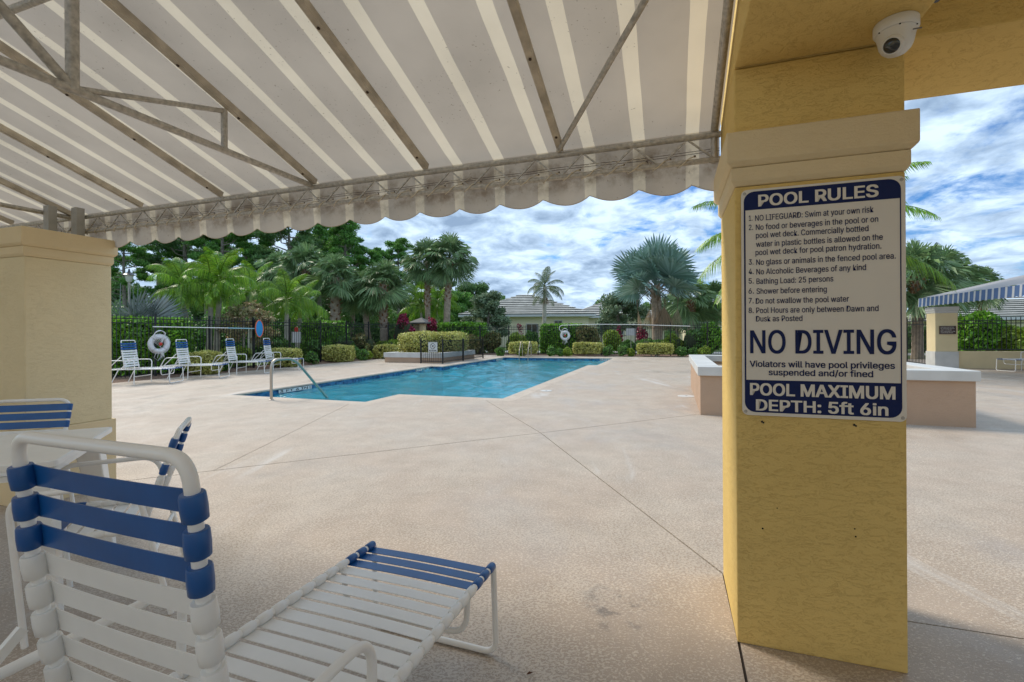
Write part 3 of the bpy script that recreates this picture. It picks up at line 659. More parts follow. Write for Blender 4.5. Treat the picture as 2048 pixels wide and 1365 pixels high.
    ra = MB().box(-.017, .017, 0, L_, -.020, .018).mesh('rafter', M_WOOD); sc = MB().lathe([(.0075, 0), (.0075, .004), (.004, .007)], 8).mesh('screw', M_RUST)
    for i, b in enumerate(rb):
        r = put('rafter', ra, t, (b, AE - .03, zr(AE - .03) + .008), (-math.pi + 0, 0, 0)); r.rotation_euler = (0, 0, 0)
        r.matrix_local = Matrix.Translation((b, AE - .04, zr(AE - .04) + .008)) @ Matrix.Rotation(math.pi, 4, 'Z') @ Matrix.Rotation(an, 4, 'X')
        if i < 8:
            for s in range(11): put('screw', sc, r, (0.003 * ((s * 7) % 3 - 1), .12 + s * .42 + .05 * ((s * 5) % 3), -.0205), (math.pi, 0, 0))
    MB().tube([(b1 - .03, AE - .03, zr(AE - .03)), (b1 - .03, a1, zr(a1))], .019, 10).build('side_pipe', M_GALV, t)
    MB().tube([(b1 - .03, AE - .03, zr(AE)), (b1 - .03, AE - .03, 2.19)], .017, 10).build('corner_post', M_GALV, t)
    MB().tube([(-.62, AE - .05, zr(AE - .05) - .012), (.185, 1.52, zr(1.52) - .014)], .0145, 10).build('diagonal_brace', M_GALV, t)
    for k in range(1, 4): MB().tube([(b0, AE - 1.42 * k, zr(AE - 1.42 * k) - .03), (b1, AE - 1.42 * k, zr(AE - 1.42 * k) - .03)], .017, 10).build('purlin', M_GALV, t)
    for b in (-2.39, -5.03, -7.67):
        fr = lambda a, z, a2, z2, r, nm: MB().tube([(b, a, z), (b, a2, z2)], r, 10).build(nm, M_GALV, t)
        fr(AE - .06, 2.345, -2.6, 2.33, .0185, 'tie_pipe')
        fr(1.99, 2.35, 1.99, zr(1.99) - .02, .0175, 'strut'); fr(1.28, 2.335, 1.28, zr(1.28) - .02, .024, 'strut')
        fr(1.28, 2.345, 1.99, zr(1.99) - .03, .0135, 'web_pipe'); fr(1.28, 2.345, .45, zr(.45) - .03, .020, 'web_pipe')
        fr(.45, 2.335, .45, zr(.45) - .02, .02, 'strut')
    for bb in (-4.83, -4.97):
        MB().box(-.035, .035, -.03, .03, 0, .27).build('post', mat('weathered_steel_post', (.40, .39, .36), .6, .2, var=.15, vscale=12), t, (bb, 2.62 if bb > -4.9 else 2.5, 2.127))
awning()

# pool rules sign
def rules_sign():
    t = thing('pool_rules_sign', 'blue and white POOL RULES sign with NO DIVING in large letters on the near pillar', 'sign', W(.5535, 2.158, .956), ROTB)
    t_b = .5535; z0 = .956
    m = MB(); plate(m, rrect(-.2805, .2805, 0, .931, .022), -.003, .003); m.build('board', M_SIGNW, t, bevel=.0008)
    outer = rrect(-.271, .266, .0135, .9215, .040); inner = [(-.265, .146), (.262, .146), (.262, .846), (-.265, .846)]
    m = MB(); n = len(outer)
    V = [Vector(p) for p in outer] + [Vector(p) for p in inner]; E = [(i, (i + 1) % n) for i in range(n)] + [(n + i, n + (i + 1) % 4) for i in range(4)]
    vo, eo, fo, *_ = delaunay_2d_cdt(V, E, [], 0, 1e-6); fs = []
    for f in fo:
        cx = sum(vo[i].x for i in f) / len(f); cz = sum(vo[i].y for i in f) / len(f)
        if inpoly(cx, cz, outer) and not inpoly(cx, cz, inner): fs.append(tuple(f))
    m.add([(p.x, -.0038, p.y) for p in vo], fs); m.build('blue_border', M_NAVY, t)
    LN = [('POOL RULES', .3383, .7461, 1.8152, .0453, 1), ('1.', .3014, .3141, 1.7579, .022, 0), ('NO LIFEGUARD: Swim at your own risk', .3246, .7318, 1.756, .0227, 0), ('2.', .3009, .3164, 1.7198, .022, 0),
    ('No food or beverages in the pool or on', .3269, .7466, 1.7181, .0227, 0), ('pool wet deck. Commercially bottled', .3271, .7151, 1.6848, .0227, 0), ('water in plastic bottles is allowed on the', .3273, .7608, 1.6484, .0227, 0),
    ('pool wet deck for pool patron hydration.', .3253, .7562, 1.6148, .0227, 0), ('3.', .3002, .3171, 1.5771, .022, 0), ('No glass or animals in the fenced pool area.', .3277, .8013, 1.5742, .0227, 0), ('4.', .2997, .3173, 1.5383, .022, 0),
    ('No Alcoholic Beverages of any kind', .3279, .7066, 1.5354, .0227, 0), ('5.', .2992, .3176, 1.4991, .022, 0), ('Bathing Load: 25 persons', .3281, .5984, 1.4961, .0227, 0), ('6.', .2987, .3178, 1.4576, .022, 0),
    ('Shower before entering', .3283, .5762, 1.4555, .0227, 0), ('7.', .2989, .3166, 1.4176, .022, 0), ('Do not swallow the pool water', .325, .6501, 1.4153, .0227, 0), ('8.', .2985, .3168, 1.3776, .022, 0),
    ('Pool Hours are only between Dawn and', .3266, .7459, 1.3766, .0227, 0), ('Dusk as Posted', .3254, .4918, 1.3423, .0227, 0), ('NO DIVING', .305, .8001, 1.2125, .0926, 2), ('Violators will have pool privileges', .3018, .7962, 1.1564, .0243, 3),
    ('suspended and/or fined', .3712, .7271, 1.1231, .024, 3), ('POOL MAXIMUM', .3038, .7956, 1.0408, .0471, 1), ('DEPTH: 5ft 6in', .3253, .7732, .9779, .0438, 1)]
    for s, a, b, z, c, k in LN:
        lettering(s, M_SIGNW if k == 1 else M_NAVY, t, a - t_b, b - t_b, z - z0, c, y=-.0046, off=(.010, .05, .02, .03)[k])
    for x, z in ((-.268, .915), (.268, .915), (-.268, .015), (.268, .015)):
        o = MB().lathe([(.0065, 0), (.006, .0015), (.003, .0022)], 12).build('screw', M_GALV, t, (x, -.003, z)); o.rotation_euler = (R(90), 0, 0)
rules_sign()

# dome camera under the beam
def dome_camera():
    p = W(.760, 2.03, 2.399); t = thing('security_camera', 'white dome security camera fixed under the gold beam', 'security camera', p, ROTB)
    MB().lathe([(.064, 0), (.066, -.004), (.066, -.032), (.062, -.037)][::-1], 40).build('base', M_CAMW, t)
    MB().lathe([(.0001, -.118), (.016, -.116), (.031, -.109), (.043, -.097), (.0495, -.083), (.053, -.066), (.056, -.050), (.060, -.0375)], 40).build('shell', M_CAMW, t)
    q = Vector((-.75, -.85, -.72)).normalized(); rot = q.to_track_quat('Z', 'Y').to_euler()
    c = Vector((-.008, -.016, -.080))
    e = MB().lathe([(.030, -.01), (.033, .024), (.030, .034), (.026, .0345)], 28).build('eye_collar', M_CAMW, t, c, bevel=0); e.rotation_euler = rot
    l = MB().lathe([(.0255, .0), (.0255, .034), (.018, .041), (.0001, .0445)], 28).build('lens', M_GLASSD, t, c); l.rotation_euler = rot
    for k in range(3):
        a = R(200 + 60 * k); MB().lathe([(.0001, -.0005), (.003, 0), (.003, .003)], 8).build('screw', M_DARK, t, (.060 * math.cos(a), .060 * math.sin(a), -.0395))
    MB().box(.02, .045, -.0025, 0, -.002, .002).build('print_mark', mat('grey_print', (.2, .2, .2), .5), t, (.008, -.0535, -.062))
    u = thing('floodlight', 'small dark floodlight on the side of the beam behind the camera', 'floodlight', W(.862, 1.98, 2.46), ROTB)
    MB().box(-.022, .012, -.03, .03, -.03, .03).build('bracket', M_DARK, u, bevel=.004)
    MB().tube([(.012, 0, 0), (.05, 0, .012), (.075, -.02, .02)], [.022, .026, .030], 14).build('head', M_DARK, u)
dome_camera()

# ------------------------------------------------------------ furniture
def strap_mesh(w, r, width, m, name='strap', seat=True):
    mb = MB(); th = .0022; n = 10; v = []; bu = 0 if seat else .0045
    for i in range(n + 1):
        x = -w + 2 * w * i / n; s = -.004 * math.sin(math.pi * i / n)
        bw = width * (.5 if seat else (.425 + .06 * abs(x / w) ** 6))
        for y, z in ((-bw, r + s), (bw, r + s), (bw, r - th + s), (-bw, r - th + s)): v.append((x, y, z + .003))
    mb.add(v, [(i * 4 + k, (i + 1) * 4 + k, (i + 1) * 4 + (k + 1) % 4, i * 4 + (k + 1) % 4) for i in range(n) for k in range(4)])
    for sx in (-1, 1):
        mb.tube([(sx * w, -width / 2, 0), (sx * w, -width / 2 + .004, 0), (sx * w, 0, 0), (sx * w, width / 2 - .004, 0), (sx * w, width / 2, 0)], [r + .0022 + bu, r + .0038 + bu, r + .0046 + bu, r + .0036 + bu, r + .0014], 14)
    return mb.mesh(name, m)
TR = .0120
S_W = strap_mesh(.285, TR, .0475, M_STRAPW); S_B = strap_mesh(.285, TR, .0475, M_STRAPB); SB_W = strap_mesh(.248, TR, .0520, M_STRAPW, seat=False); SB_B = strap_mesh(.248, TR, .0500, M_STRAPB, seat=False)
def along(path, s):
    for i in range(len(path) - 1):
        d = (path[i + 1] - path[i]).length
        if s <= d: t = s / d; return path[i].lerp(path[i + 1], t), (path[i + 1] - path[i]).normalized()
        s -= d
    return path[-1], (path[-1] - path[-2]).normalized()
def place_straps(t, path, s0, pitch, cols, sw, sb, lift=0):
    for i, c in enumerate(cols):
        p, d = along(path, s0 + i * pitch); n = Vector((0, -d.z, d.y))
        put('strap', sb if c else sw, t, p, (math.atan2(d.z, d.y), 0, 0))
def chaise(label, loc, rz, group=None):
    t = thing('chaise_lounge', label, 'chaise lounge', loc, rz, group); w = .285; zs = .375
    back = [Vector((0, .07, zs)), Vector((0, .035, .545)), Vector((0, .011, .69)), Vector((0, -.014, .87)), Vector((0, -.024, 1.00)), Vector((0, -.031, 1.05))]
    wb = .248
    MB().tube(rounded([(-wb, p.y, p.z) for p in back[:5]] + [(-wb, -.036, 1.10), (wb, -.036, 1.10)] + [(wb, p.y, p.z) for p in back[:5][::-1]], .085, 8), TR, 14).build('back_frame', M_WHITE, t)
    rail = [Vector((0, 1.15, zs)), Vector((0, .10, zs)), Vector((0, -.42, zs - .01))]
    for sx in (-1, 1):
        MB().tube(rounded([(sx * w, 1.13, zs), (sx * w, .1, zs), (sx * w, -.42, zs - .01)], .05), TR, 12).build('side_rail', M_WHITE, t)
        o = sx * (w + .036)
        MB().tube(rounded([(o, .325, 0), (o, .345, .60), (o, -.28, .60), (o, -.43, .33)], .085, 8), TR, 12).build('arm', M_WHITE, t)
        MB().tube([(sx * (w + .012), -.06, zs), (sx * (w + .02), -.25, .0)], TR * .9, 10).build('leg', M_WHITE, t)
        MB().bar((sx * (w - .02), -.02, .70), (sx * (w - .02), -.36, zs - .0), .012, .02).build('prop', M_WHITE, t)
    MB().tube(rounded([(-w, 1.10, zs), (-w, 1.16, zs), (-w - .004, 1.175, .013), (w + .004, 1.175, .013), (w, 1.16, zs), (w, 1.10, zs)], .06, 8), TR, 12).build('foot_leg', M_WHITE, t)
    MB().tube(rounded([(-w + .01, .95, zs), (-w + .02, .95, .22), (w - .02, .95, .22), (w - .01, .95, zs)], .07, 8), TR * .9, 10).build('stretcher_loop', M_WHITE, t)
    MB().tube([(-w - .036, .331, .19), (w + .036, .331, .19)], TR * .9, 10).build('cross_bar', M_WHITE, t)
    MB().tube([(-w, -.42, zs - .01), (w, -.42, zs - .01)], TR, 10).build('rear_rail', M_WHITE, t)
    place_straps(t, rail, .02, .0610, [1, 1, 1] + [0] * 14, S_W, S_B)
    bp = [Vector(p) for p in back][::-1]
    place_straps(t, bp, .036, .0630, [1, 1, 1] + [0] * 7, SB_W, SB_B)
    for f in (t,): pass
    return t
ch = chaise('white strap chaise lounge with blue straps in the near left foreground', W(-1.0, .60), ROTB - R(1.6))
# on the back the straps lie on the rear side
far = [(W(-14.0, 8.75), 'white and blue chaise nearest the left pillar by the pool fence'), (W(-14.05, 10.25), 'second white and blue chaise along the fence, beside the life ring'),
       (W(-14.05, 11.9), 'third white and blue chaise in front of the flowering shrub'), (W(-14.15, 13.5), 'fourth and farthest white and blue chaise behind the pool handrail')]
for p, lb in far:
    c = copy_tree(ch); c.location = p; c.rotation_euler = (0, 0, R(-90 + 8)); c['label'] = lb; c.scale = (1.15, 1.0, 1.06); c['group'] = 'chaises lined up along the left fence'
c = copy_tree(ch); c.location = at(2085, 14.9) ; c.rotation_euler = (0, 0, R(90)); c['label'] = 'chaise whose foot end shows at the right edge before the low wall'

SC_W = strap_mesh(.235, .012, .048, M_STRAPW); SC_B = strap_mesh(.235, .012, .048, M_STRAPB)
def dining_chair(label, loc, rz):
    t = thing('dining_chair', label, 'chair', loc, rz, 'strap chairs round the table'); w = .235; zs = .42; r = .012
    back = [Vector((0, -.20, zs + .04)), Vector((0, -.25, .60)), Vector((0, -.31, .795))]
    MB().tube(rounded([(-w, -.20, zs + .02), (-w, -.25, .60), (-w, -.325, .84), (w, -.325, .84), (w, -.25, .60), (w, -.20, zs + .02)], .085, 7), r, 10).build('back_frame', M_WHITE, t)
    for sx in (-1, 1):
        MB().tube([(sx * w, -.22, zs - .02), (sx * w, .24, zs + .01)], r, 10).build('side_rail', M_WHITE, t)
        o = sx * (w + .03)
        MB().tube(rounded([(o, .20, 0), (o, .25, .63), (o, -.17, .63), (o, -.30, .0)], .08, 7), r, 10).build('arm', M_WHITE, t)
    MB().tube([(-w, .24, zs + .01), (w, .24, zs + .01)], r, 10).build('front_rail', M_WHITE, t)
    MB().tube([(-w - .03, -.235, .3), (w + .03, -.235, .3)], r * .9, 8).build('cross_bar', M_WHITE, t)
    place_straps(t, [Vector((0, .24, zs + .01)), Vector((0, -.22, zs - .02))], .03, .060, [1, 1] + [0] * 5, SC_W, SC_B)
    place_straps(t, back[::-1], .01, .0605, [1, 1, 1, 0, 0, 0], SC_W, SC_B)
    return t
def facing(dx, dy): return math.atan2(dy, dx) - R(90)
ca = dining_chair('white chair with blue straps behind the table, facing the camera side', (-3.36, 3.05, 0), facing(.25, -1))
def side_chair():
    c = copy_tree(ca); c.location = (-1.99, 2.29, 0); c.rotation_euler = (0, 0, facing(-.88, -.47)); c['label'] = 'white chair with blue straps right of the table, turned towards it'
side_chair()
def table():
    C1, C2 = Vector((-2.42, 2.85)), Vector((-2.02, 2.08)); d = (C2 - C1).normalized(); n = Vector((-.883, -.469)); n = (n - d * n.dot(d)).normalized()
    ctr = C1 + d * .435 + n * .435
    t = thing('dining_table', 'square white patio table with tapered legs at the left edge', 'table', (ctr.x, ctr.y, 0), math.atan2(d.y, d.x))
    h = .435; m = MB(); plate(m, rrect(-h, h, -h, h, .03), 0, .03)
    o = m.build('table_top', M_WHITE, t, (0, 0, .72), bevel=.004); o.rotation_euler = (R(90), 0, 0)
    m = MB(); z = .665
    for s in (-1, 1): m.box(-h + .05, h - .05, s * (h - .06) - .012, s * (h - .06) + .012, z, .689); m.box(s * (h - .06) - .012, s * (h - .06) + .012, -h + .075, h - .075, z, .689)
    m.build('apron', M_WHITE, t)
    for sx in (-1, 1):
        for sy in (-1, 1):
            m = MB(); v = []
            for zz, o, a in ((0, h - .02, .032), (.3, h - .045, .042), (.664, h - .09, .058)):
                for ax, ay in ((-1, -1), (1, -1), (1, 1), (-1, 1)): v.append((sx * o + ax * a, sy * o + ay * a, zz))
            m.add(v, [(3, 2, 1, 0), (8, 9, 10, 11)] + [(q * 4 + k, q * 4 + (k + 1) % 4, q * 4 + 4 + (k + 1) % 4, q * 4 + 4 + k) for q in (0, 1) for k in range(4)])
            m.build('leg', M_WHITE, t, bevel=.008)
table()

# ------------------------------------------------------------ planters, gate box, pool rails
def planter(label, b0, b1, a0, a1, zc, capw, fill, wall_mat=M_PINK, ch_=.14):
    t = thing('planter', label, 'planter', W((b0 + b1) / 2, (a0 + a1) / 2), ROTB); w, d = (b1 - b0) / 2, (a1 - a0) / 2; i = .04; k = capw
    for nm, q in (('wall', (-w + i, w - i, -d + i, -d + k)), ('wall', (-w + i, w - i, d - k, d - i)), ('wall', (-w + i, -w + k, -d + k + .001, d - k - .001)), ('wall', (w - k, w - i, -d + k + .001, d - k - .001))):
        MB().box(*q, 0, zc - ch_ - .001).build(nm, wall_mat, t)
    for q in ((-w, w, -d, -d + k + .03), (-w, w, d - k - .03, d), (-w, -w + k + .03, -d + k + .032, d - k - .032), (w - k - .03, w, -d + k + .032, d - k - .032)):
        MB().box(*q, zc - ch_, zc).build('cap_stone', M_CAP, t, bevel=.008)
    m = MB(); n = 14; v = []
    for x in range(n + 1):
        for y in range(n + 1): v.append((-w + k + (2 * w - 2 * k) * x / n, -d + k + (2 * d - 2 * k) * y / n, fill + random.uniform(0, .03)))
    m.add(v, [(x * (n + 1) + y, (x + 1) * (n + 1) + y, (x + 1) * (n + 1) + y + 1, x * (n + 1) + y + 1) for x in range(n) for y in range(n)]); m.build('gravel', M_GRAVEL, t)
    return t
planter('long low stucco planter with thick white cap behind the near pillar', .37, 3.87, 7.9, 12.1, .76, .30, .55)
planter('low stucco planter with white cap beside the pool behind the small fence', -12.55, -9.62, 18.5, 22.3, .45, .25, .33, ch_=.22)
M_FEN = M_BLACK
def fence_run(name, label, P, Q, posts, h, spacing, z0=0.0, group=None, rails=(.10, -.13, -.26), pk=.016, post=.05, spear=True):
    P = Vector(P); Q = Vector(Q); d = (Q - P); Ln = d.length; rz = math.atan2(d.y, d.x)
    t = thing(name, label, 'fence', (P.x, P.y, z0), rz, group)
    pm = MB().box(-post / 2, post / 2, -post / 2, post / 2, -.03, h + .02); pm.box(-post / 2 - .006, post / 2 + .006, -post / 2 - .006, post / 2 + .006, h + .021, h + .035); pm = pm.mesh('post', M_FEN)
    for s in posts: put('post', pm, t, (s, 0, 0))
    a = sorted([0] + list(posts) + [Ln]); 
    for r in rails:
        z = r if r > 0 else h + r
        for i in range(len(a) - 1):
            if a[i + 1] - a[i] > .2: MB().box(a[i] + post / 2, a[i + 1] - post / 2, -.014, .014, z - .014, z + .014).build('rail', M_FEN, t)
    km = MB().box(-pk / 2, pk / 2, -pk / 2, pk / 2, .05, h - .03)
    if spear: km.add([(-pk / 2, -pk / 2, h - .03), (pk / 2, -pk / 2, h - .03), (pk / 2, pk / 2, h - .03), (-pk / 2, pk / 2, h - .03), (0, 0, h)], [(0, 1, 4), (1, 2, 4), (2, 3, 4), (3, 0, 4)])
    km = km.mesh('picket', M_FEN); n = int(Ln / spacing)
    for i in range(n + 1):
        s = i * spacing
        if all(abs(s - q) > post * .7 for q in posts): put('picket', km, t, (s, 0, 0))
    return t
LB = -15.4; FA = 27.0
fence_run('metal_fence', 'black metal picket fence along the left side behind the chaises', W(LB, 4.8), W(LB, FA), [10.37 - 4.8 + 1.83 * k for k in range(-3, 9)] + [FA - 4.8], 1.94, .112)
fence_run('metal_fence', 'black metal picket fence across the far end of the pool', W(LB + .1, FA), W(8.7, FA), [(-9.45 + 1.87 * k) - (LB + .1) for k in range(-3, 10)], 1.80, .112)
fence_run('metal_fence', 'black metal picket fence between the sign pillar and the right pavilion', W(8.75, 20.9), W(8.75, FA - .1), [.05, 1.7, 3.5, 5.5], 1.80, .112)
g0 = fence_run('low_fence', 'low black fence panel with NO DIVING sign before the pool planter', W(-10.48, 18.28), W(-9.40, 18.28), [.0, 1.06], 1.03, .105, pk=.014, rails=(.1, -.04), spear=False)
fence_run('low_fence', 'low black fence panel with a gate running along the pool edge by the planter', W(-9.40, 18.36), W(-9.42, 22.9), [2.0, 4.5], 1.03, .105, pk=.014, rails=(.1, -.04), spear=False)
def small_sign():
    t = thing('no_diving_sign', 'small white NO DIVING sign with crossed circle on the low black fence', 'sign', W(-10.1, 18.255, .50), ROTB)
    MB().box(0, .44, -.004, .002, 0, .44).build('board', M_CAP, t); m = MB(); m.box(.02, .42, -.0052, -.0046, .015, .022); m.box(.02, .42, -.0052, -.0046, .418, .425)
    disc_ring(m, .22, .26, .105, .125, -.0055); m.bar((.15, -.006, .33), (.29, -.006, .19), .001, .018); m.bar((.17, -.0065, .21), (.26, -.0065, .31), .001, .022); m.build('crossed_circle', M_DARK, t)
    lettering('NO DIVING', M_DARK, t, .04, .40, .045, .055, y=-.0055, off=.05)
small_sign()
def handrail():
    t = thing('pool_handrail', 'curved stainless steel handrail at the near pool steps', 'handrail', W(-7.56, 7.30), ROTB)
    p = rounded([(0, 0, 0), (0, 0, .80), (0, .60, .80), (0, 1.85, -.42)], .2, 9)
    MB().tube(p, .027, 14).build('rail', M_STEEL, t); MB().lathe([(.05, 0.001), (.05, .006), (.03, .016)], 20).build('flange', M_STEEL, t)
handrail()
def ladder():
    t = thing('pool_ladder', 'pair of steel grab rails of the ladder at the far pool end', 'ladder', W(-7.9, 24.65), ROTB)
    for x in (0, .50):
        MB().tube(rounded([(x, .28, 0), (x, .26, .78), (x, .02, .86), (x, -.33, .25), (x, -.33, -.9)], .14, 7), .022, 12).build('grab_rail', M_STEEL, t)
    for z in (-.45, -.75): MB().box(.02, .48, -.38, -.28, z, z + .03).build('tread', M_STEEL, t)
ladder()
def torus(mb, c, R0, r, n=36, k=12, axis='y'):
    P = [(c[0] + R0 * math.cos(2 * math.pi * i / n), c[1], c[2] + R0 * math.sin(2 * math.pi * i / n)) for i in range(n)]
    mb.tube(P, r, k, closed=True)
def life_ring(label, pos, rz, s=1.0):
    t = thing('life_ring', label, 'life ring', pos, rz, 'life rings hung on the fences')
    m = MB(); torus(m, (0, 0, 0), .225 * s, .078 * s); m.build('ring', M_FOAM, t)
    m = MB(); rr = random.Random(5)
    for j in range(5):
        P = []; 
        for i in range(13):
            a = R(150 - 120 * i / 12 + j * 6); P.append(((.17 + .03 * j) * math.cos(a) * (1 - .25 * j / 5) * 1, -.06 - .012 * j, .17 + (.26 + .015 * j) * math.sin(a) - .02 * j))
        m.tube(P + [(.0, -.1, .1 - .05 * j), P[0]], .009, 5)
    P = [(.31 * s * math.cos(R(a)), -.02 + .02 * math.sin(a), .31 * s * math.sin(R(a))) for a in range(0, 361, 12)]; m.tube(P, .008, 5)
    for j in range(4): m.tube([(-.1 + .07 * j, -.05, -.28), (-.16 + .09 * j, -.06, -.42), (-.05 + .06 * j, -.06, -.52 + .03 * j), (.06 + .02 * j, -.05, -.36), (.03, -.06, -.1)], .008, 5)
    m.build('rope', M_ROPE, t)
    for a in (45, 135, 225, 315):
        m = MB(); c = (.225 * s * math.cos(R(a)), 0, .225 * s * math.sin(R(a))); d = Vector((-math.sin(R(a)), 0, math.cos(R(a))))
        m.tube([Vector(c) - d * .02, Vector(c) + d * .02], .082 * s, 12); m.build('band', M_CAP, t)
    m = MB(); m.lathe([(.0001, -.06), (.04, -.045), (.055, 0), (.04, .045), (.0001, .06)], 14, (.01, -.08, 0)); m.build('float', M_RED, t)
    MB().bar((0, .03, .2), (0, .03, .42), .03, .02).build('hook', M_BLACK, t)
life_ring('white life ring with rope and red float on the left fence between chaises', W(LB + .14, 10.38, 1.03), ROTB + R(90) + R(-10))
life_ring('white life ring with rope and pole on the far fence', W(-5.9, FA - .15, 1.15), ROTB, .95)
def net_pole():
    t = thing('skimmer_pole', 'pool skimmer with white pole and blue net hung along the left fence', 'pool net', W(LB + .12, 10.22, 1.57), ROTB)
    MB().tube([(0, 0, 0), (0, 2.8, -.02)], .017, 8).build('pole', M_WHITE, t); MB().tube([(0, 2.6, -.02), (0, 3.75, -.03)], .02, 8).build('handle', mat('pale_blue_pole', (.35, .6, .68), .4), t)
    P = [(.05, 3.75 + .20 * (1 - math.cos(R(a))) * .9, -.03 + .33 * math.sin(R(a))) for a in range(0, 360, 20)]
    MB().tube(P, .02, 6, closed=True).build('net_rim', M_ORANGE, t)
    m = MB(); c = Vector((.09, 3.93, -.10)); v = [Vector(p) for p in P] + [c]; n = len(P); m.add(v, [(i, (i + 1) % n, n) for i in range(n)]); m.build('net', M_NETB, t)
net_pole()
def hook_pole():
    t = thing('shepherd_hook', 'long white shepherd hook pole hung on the far fence', 'rescue pole', W(-6.0, FA - .1, 1.62), ROTB)
    MB().tube([(.1, 0, -.28), (-.16, 0, -.24), (-.26, 0, -.1), (-.24, 0, .06), (-.1, 0, .13), (.3, 0, .14), (2.0, 0, .16), (4, 0, .12), (6.9, 0, -.0)], .018, 8).build('pole', M_WHITE, t)
    for x in (.6, 5.2): MB().bar((x, .02, .10), (x, .02, .2), .03, .02).build('bracket', M_BLACK, t)
hook_pole()
t = thing('notice_board', 'white notice with red emblem seen through the left fence', 'sign', W(LB - .12, 16.35, 0), ROTB + R(90))
MB().box(-.26, .26, -.01, .01, .95, 1.42).build('board', M_CAP, t); m = MB(); m.lathe([(.0001, 0), (.11, .0), (.11, .02)], 20); o = m.build('emblem', M_RED, t, (0, 0, 1.52)); o.rotation_euler = (R(90), 0, 0)
MB().box(-.02, .02, .011, .04, -.03, 1.5).build('stake', M_GALV, t)
t = thing('notice_board', 'plain white notice seen through the far fence left of the burgundy bush', 'sign', at(1262, 28.4), 0)
MB().box(-.30, .30, -.01, .01, 1.12, 1.58).build('board', M_CAP, t); MB().box(-.02, .02, .011, .04, -.03, 1.5).build('stake', M_GALV, t)
t = thing('gate_pillar', 'cream stone gate pillar with grey pyramid cap behind the yellow hedge', 'pillar', at(843, 30.6), ROTB)
MB().box(-.38, .38, -.38, .38, 0, 1.95).build('shaft', M_TRIM, t); m = MB(); m.add([(-.62, -.62, 1.96), (.62, -.62, 1.96), (.62, .62, 1.96), (-.62, .62, 1.96), (-.62, -.62, 2.03), (.62, -.62, 2.03), (.62, .62, 2.03), (-.62, .62, 2.03), (0, 0, 2.36)], [(3, 2, 1, 0), (0, 1, 5, 4), (1, 2, 6, 5), (2, 3, 7, 6), (3, 0, 4, 7), (4, 5, 8), (5, 6, 8), (6, 7, 8), (7, 4, 8)]); m.build('cap', mat('slate_cap', (.13, .13, .13), .7), t)
t = thing('lamp_post', 'tall lamp post with lantern behind the hedge at far left', 'lamp post', at(259, 17.2), 0)
MB().tube([(0, 0, 0), (0, 0, 3.25)], .04, 10).build('post', M_BARKG, t); MB().lathe([(.06, 3.25), (.10, 3.30), (.14, 3.5)], 6).build('lantern', M_LANTERN, t); MB().lathe([(.22, 3.51), (.05, 3.62), (.02, 3.74)], 6).build('lantern_roof', M_DARK, t)
for i, (x, y, r_) in enumerate(((1055, 1350, 20), (246, 1121, 60), (1535, 1178, 110))):
    if i == 2: continue
    v = (y - CY) ; Y = FPX * H / v; o = MB().add([(-.014, 0, .003), (0, .0045, .009), (.015, 0, .004), (0, -.0045, .004)], [(0, 1, 2), (0, 2, 3)]).build('fallen_leaf', M_DRIED, None, at(x, Y, .001)); o.rotation_euler = (0, 0, R(r_))
    tag(o, ('small brown leaf lying on the deck right of the near chaise foot', 'tiny brown leaf on the deck seen above the near chaise seat')[i], 'leaf')

for px_, py_, r_, lb in ((1092, 783, .13, 'round white skimmer lid in the deck at the right edge of the pool'), (1372, 797, .17, 'pale round lid in the deck left of the long planter')):
    p = at(px_, FPX * H / (py_ - CY - .006 * (px_ - CX)), .0)
    t = thing('deck_lid', lb, 'lid', p, 0, 'round lids in the deck'); MB().lathe([(r_, .0005), (r_, .005), (r_ - .01, .008)], 28).build('cover', M_CAP, t)
    MB().lathe([(.018, .0085), (.018, .0105)], 12).build('lift_hole', M_DARK, t)

# ------------------------------------------------------------ pavilion on the right
pv = pillar('cream pavilion pillar at right with a brown plaque on it', 8.62, 9.24, 20.15, 20.75, base=True, body=M_CREAM, bm=M_CAP)
t = thing('plaque', 'brown plaque with lines of pale lettering on the right pavilion pillar', 'plaque', W(8.72, 20.13, 1.18), ROTB)
MB().box(0, .46, -.02, 0, 0, .28).build('board', M_PLAQUE, t)
for k, (s, w_) in enumerate((('POOL RULES AND NOTICE', .36), ('NO LIFEGUARD ON DUTY', .38), ('SWIM AT YOUR OWN RISK', .3), ('POOL HOURS DAWN TO DUSK', .4), ('SHOWER BEFORE ENTERING', .34))): 
    lettering(s, M_PRINT, t, .03, .03 + w_, .225 - k * .048, .026, y=-.0215, off=.03)
t = thing('low_wall', 'low cream wall under the black fence right of the pavilion pillar', 'wall', W(9.262, 20.3), ROTB)
MB().box(0, 13, 0, .25, 0, .59).build('wall_body', M_CREAM, t, bevel=.006)
fence_run('metal_fence', 'black picket fence standing on the low cream wall at right', W(9.3, 20.42), W(21.5, 20.42), [.0, 1.95, 3.9, 5.85, 7.8, 9.7, 11.6], 1.17, .125, z0=.592, rails=(.06, -.12, -.22))
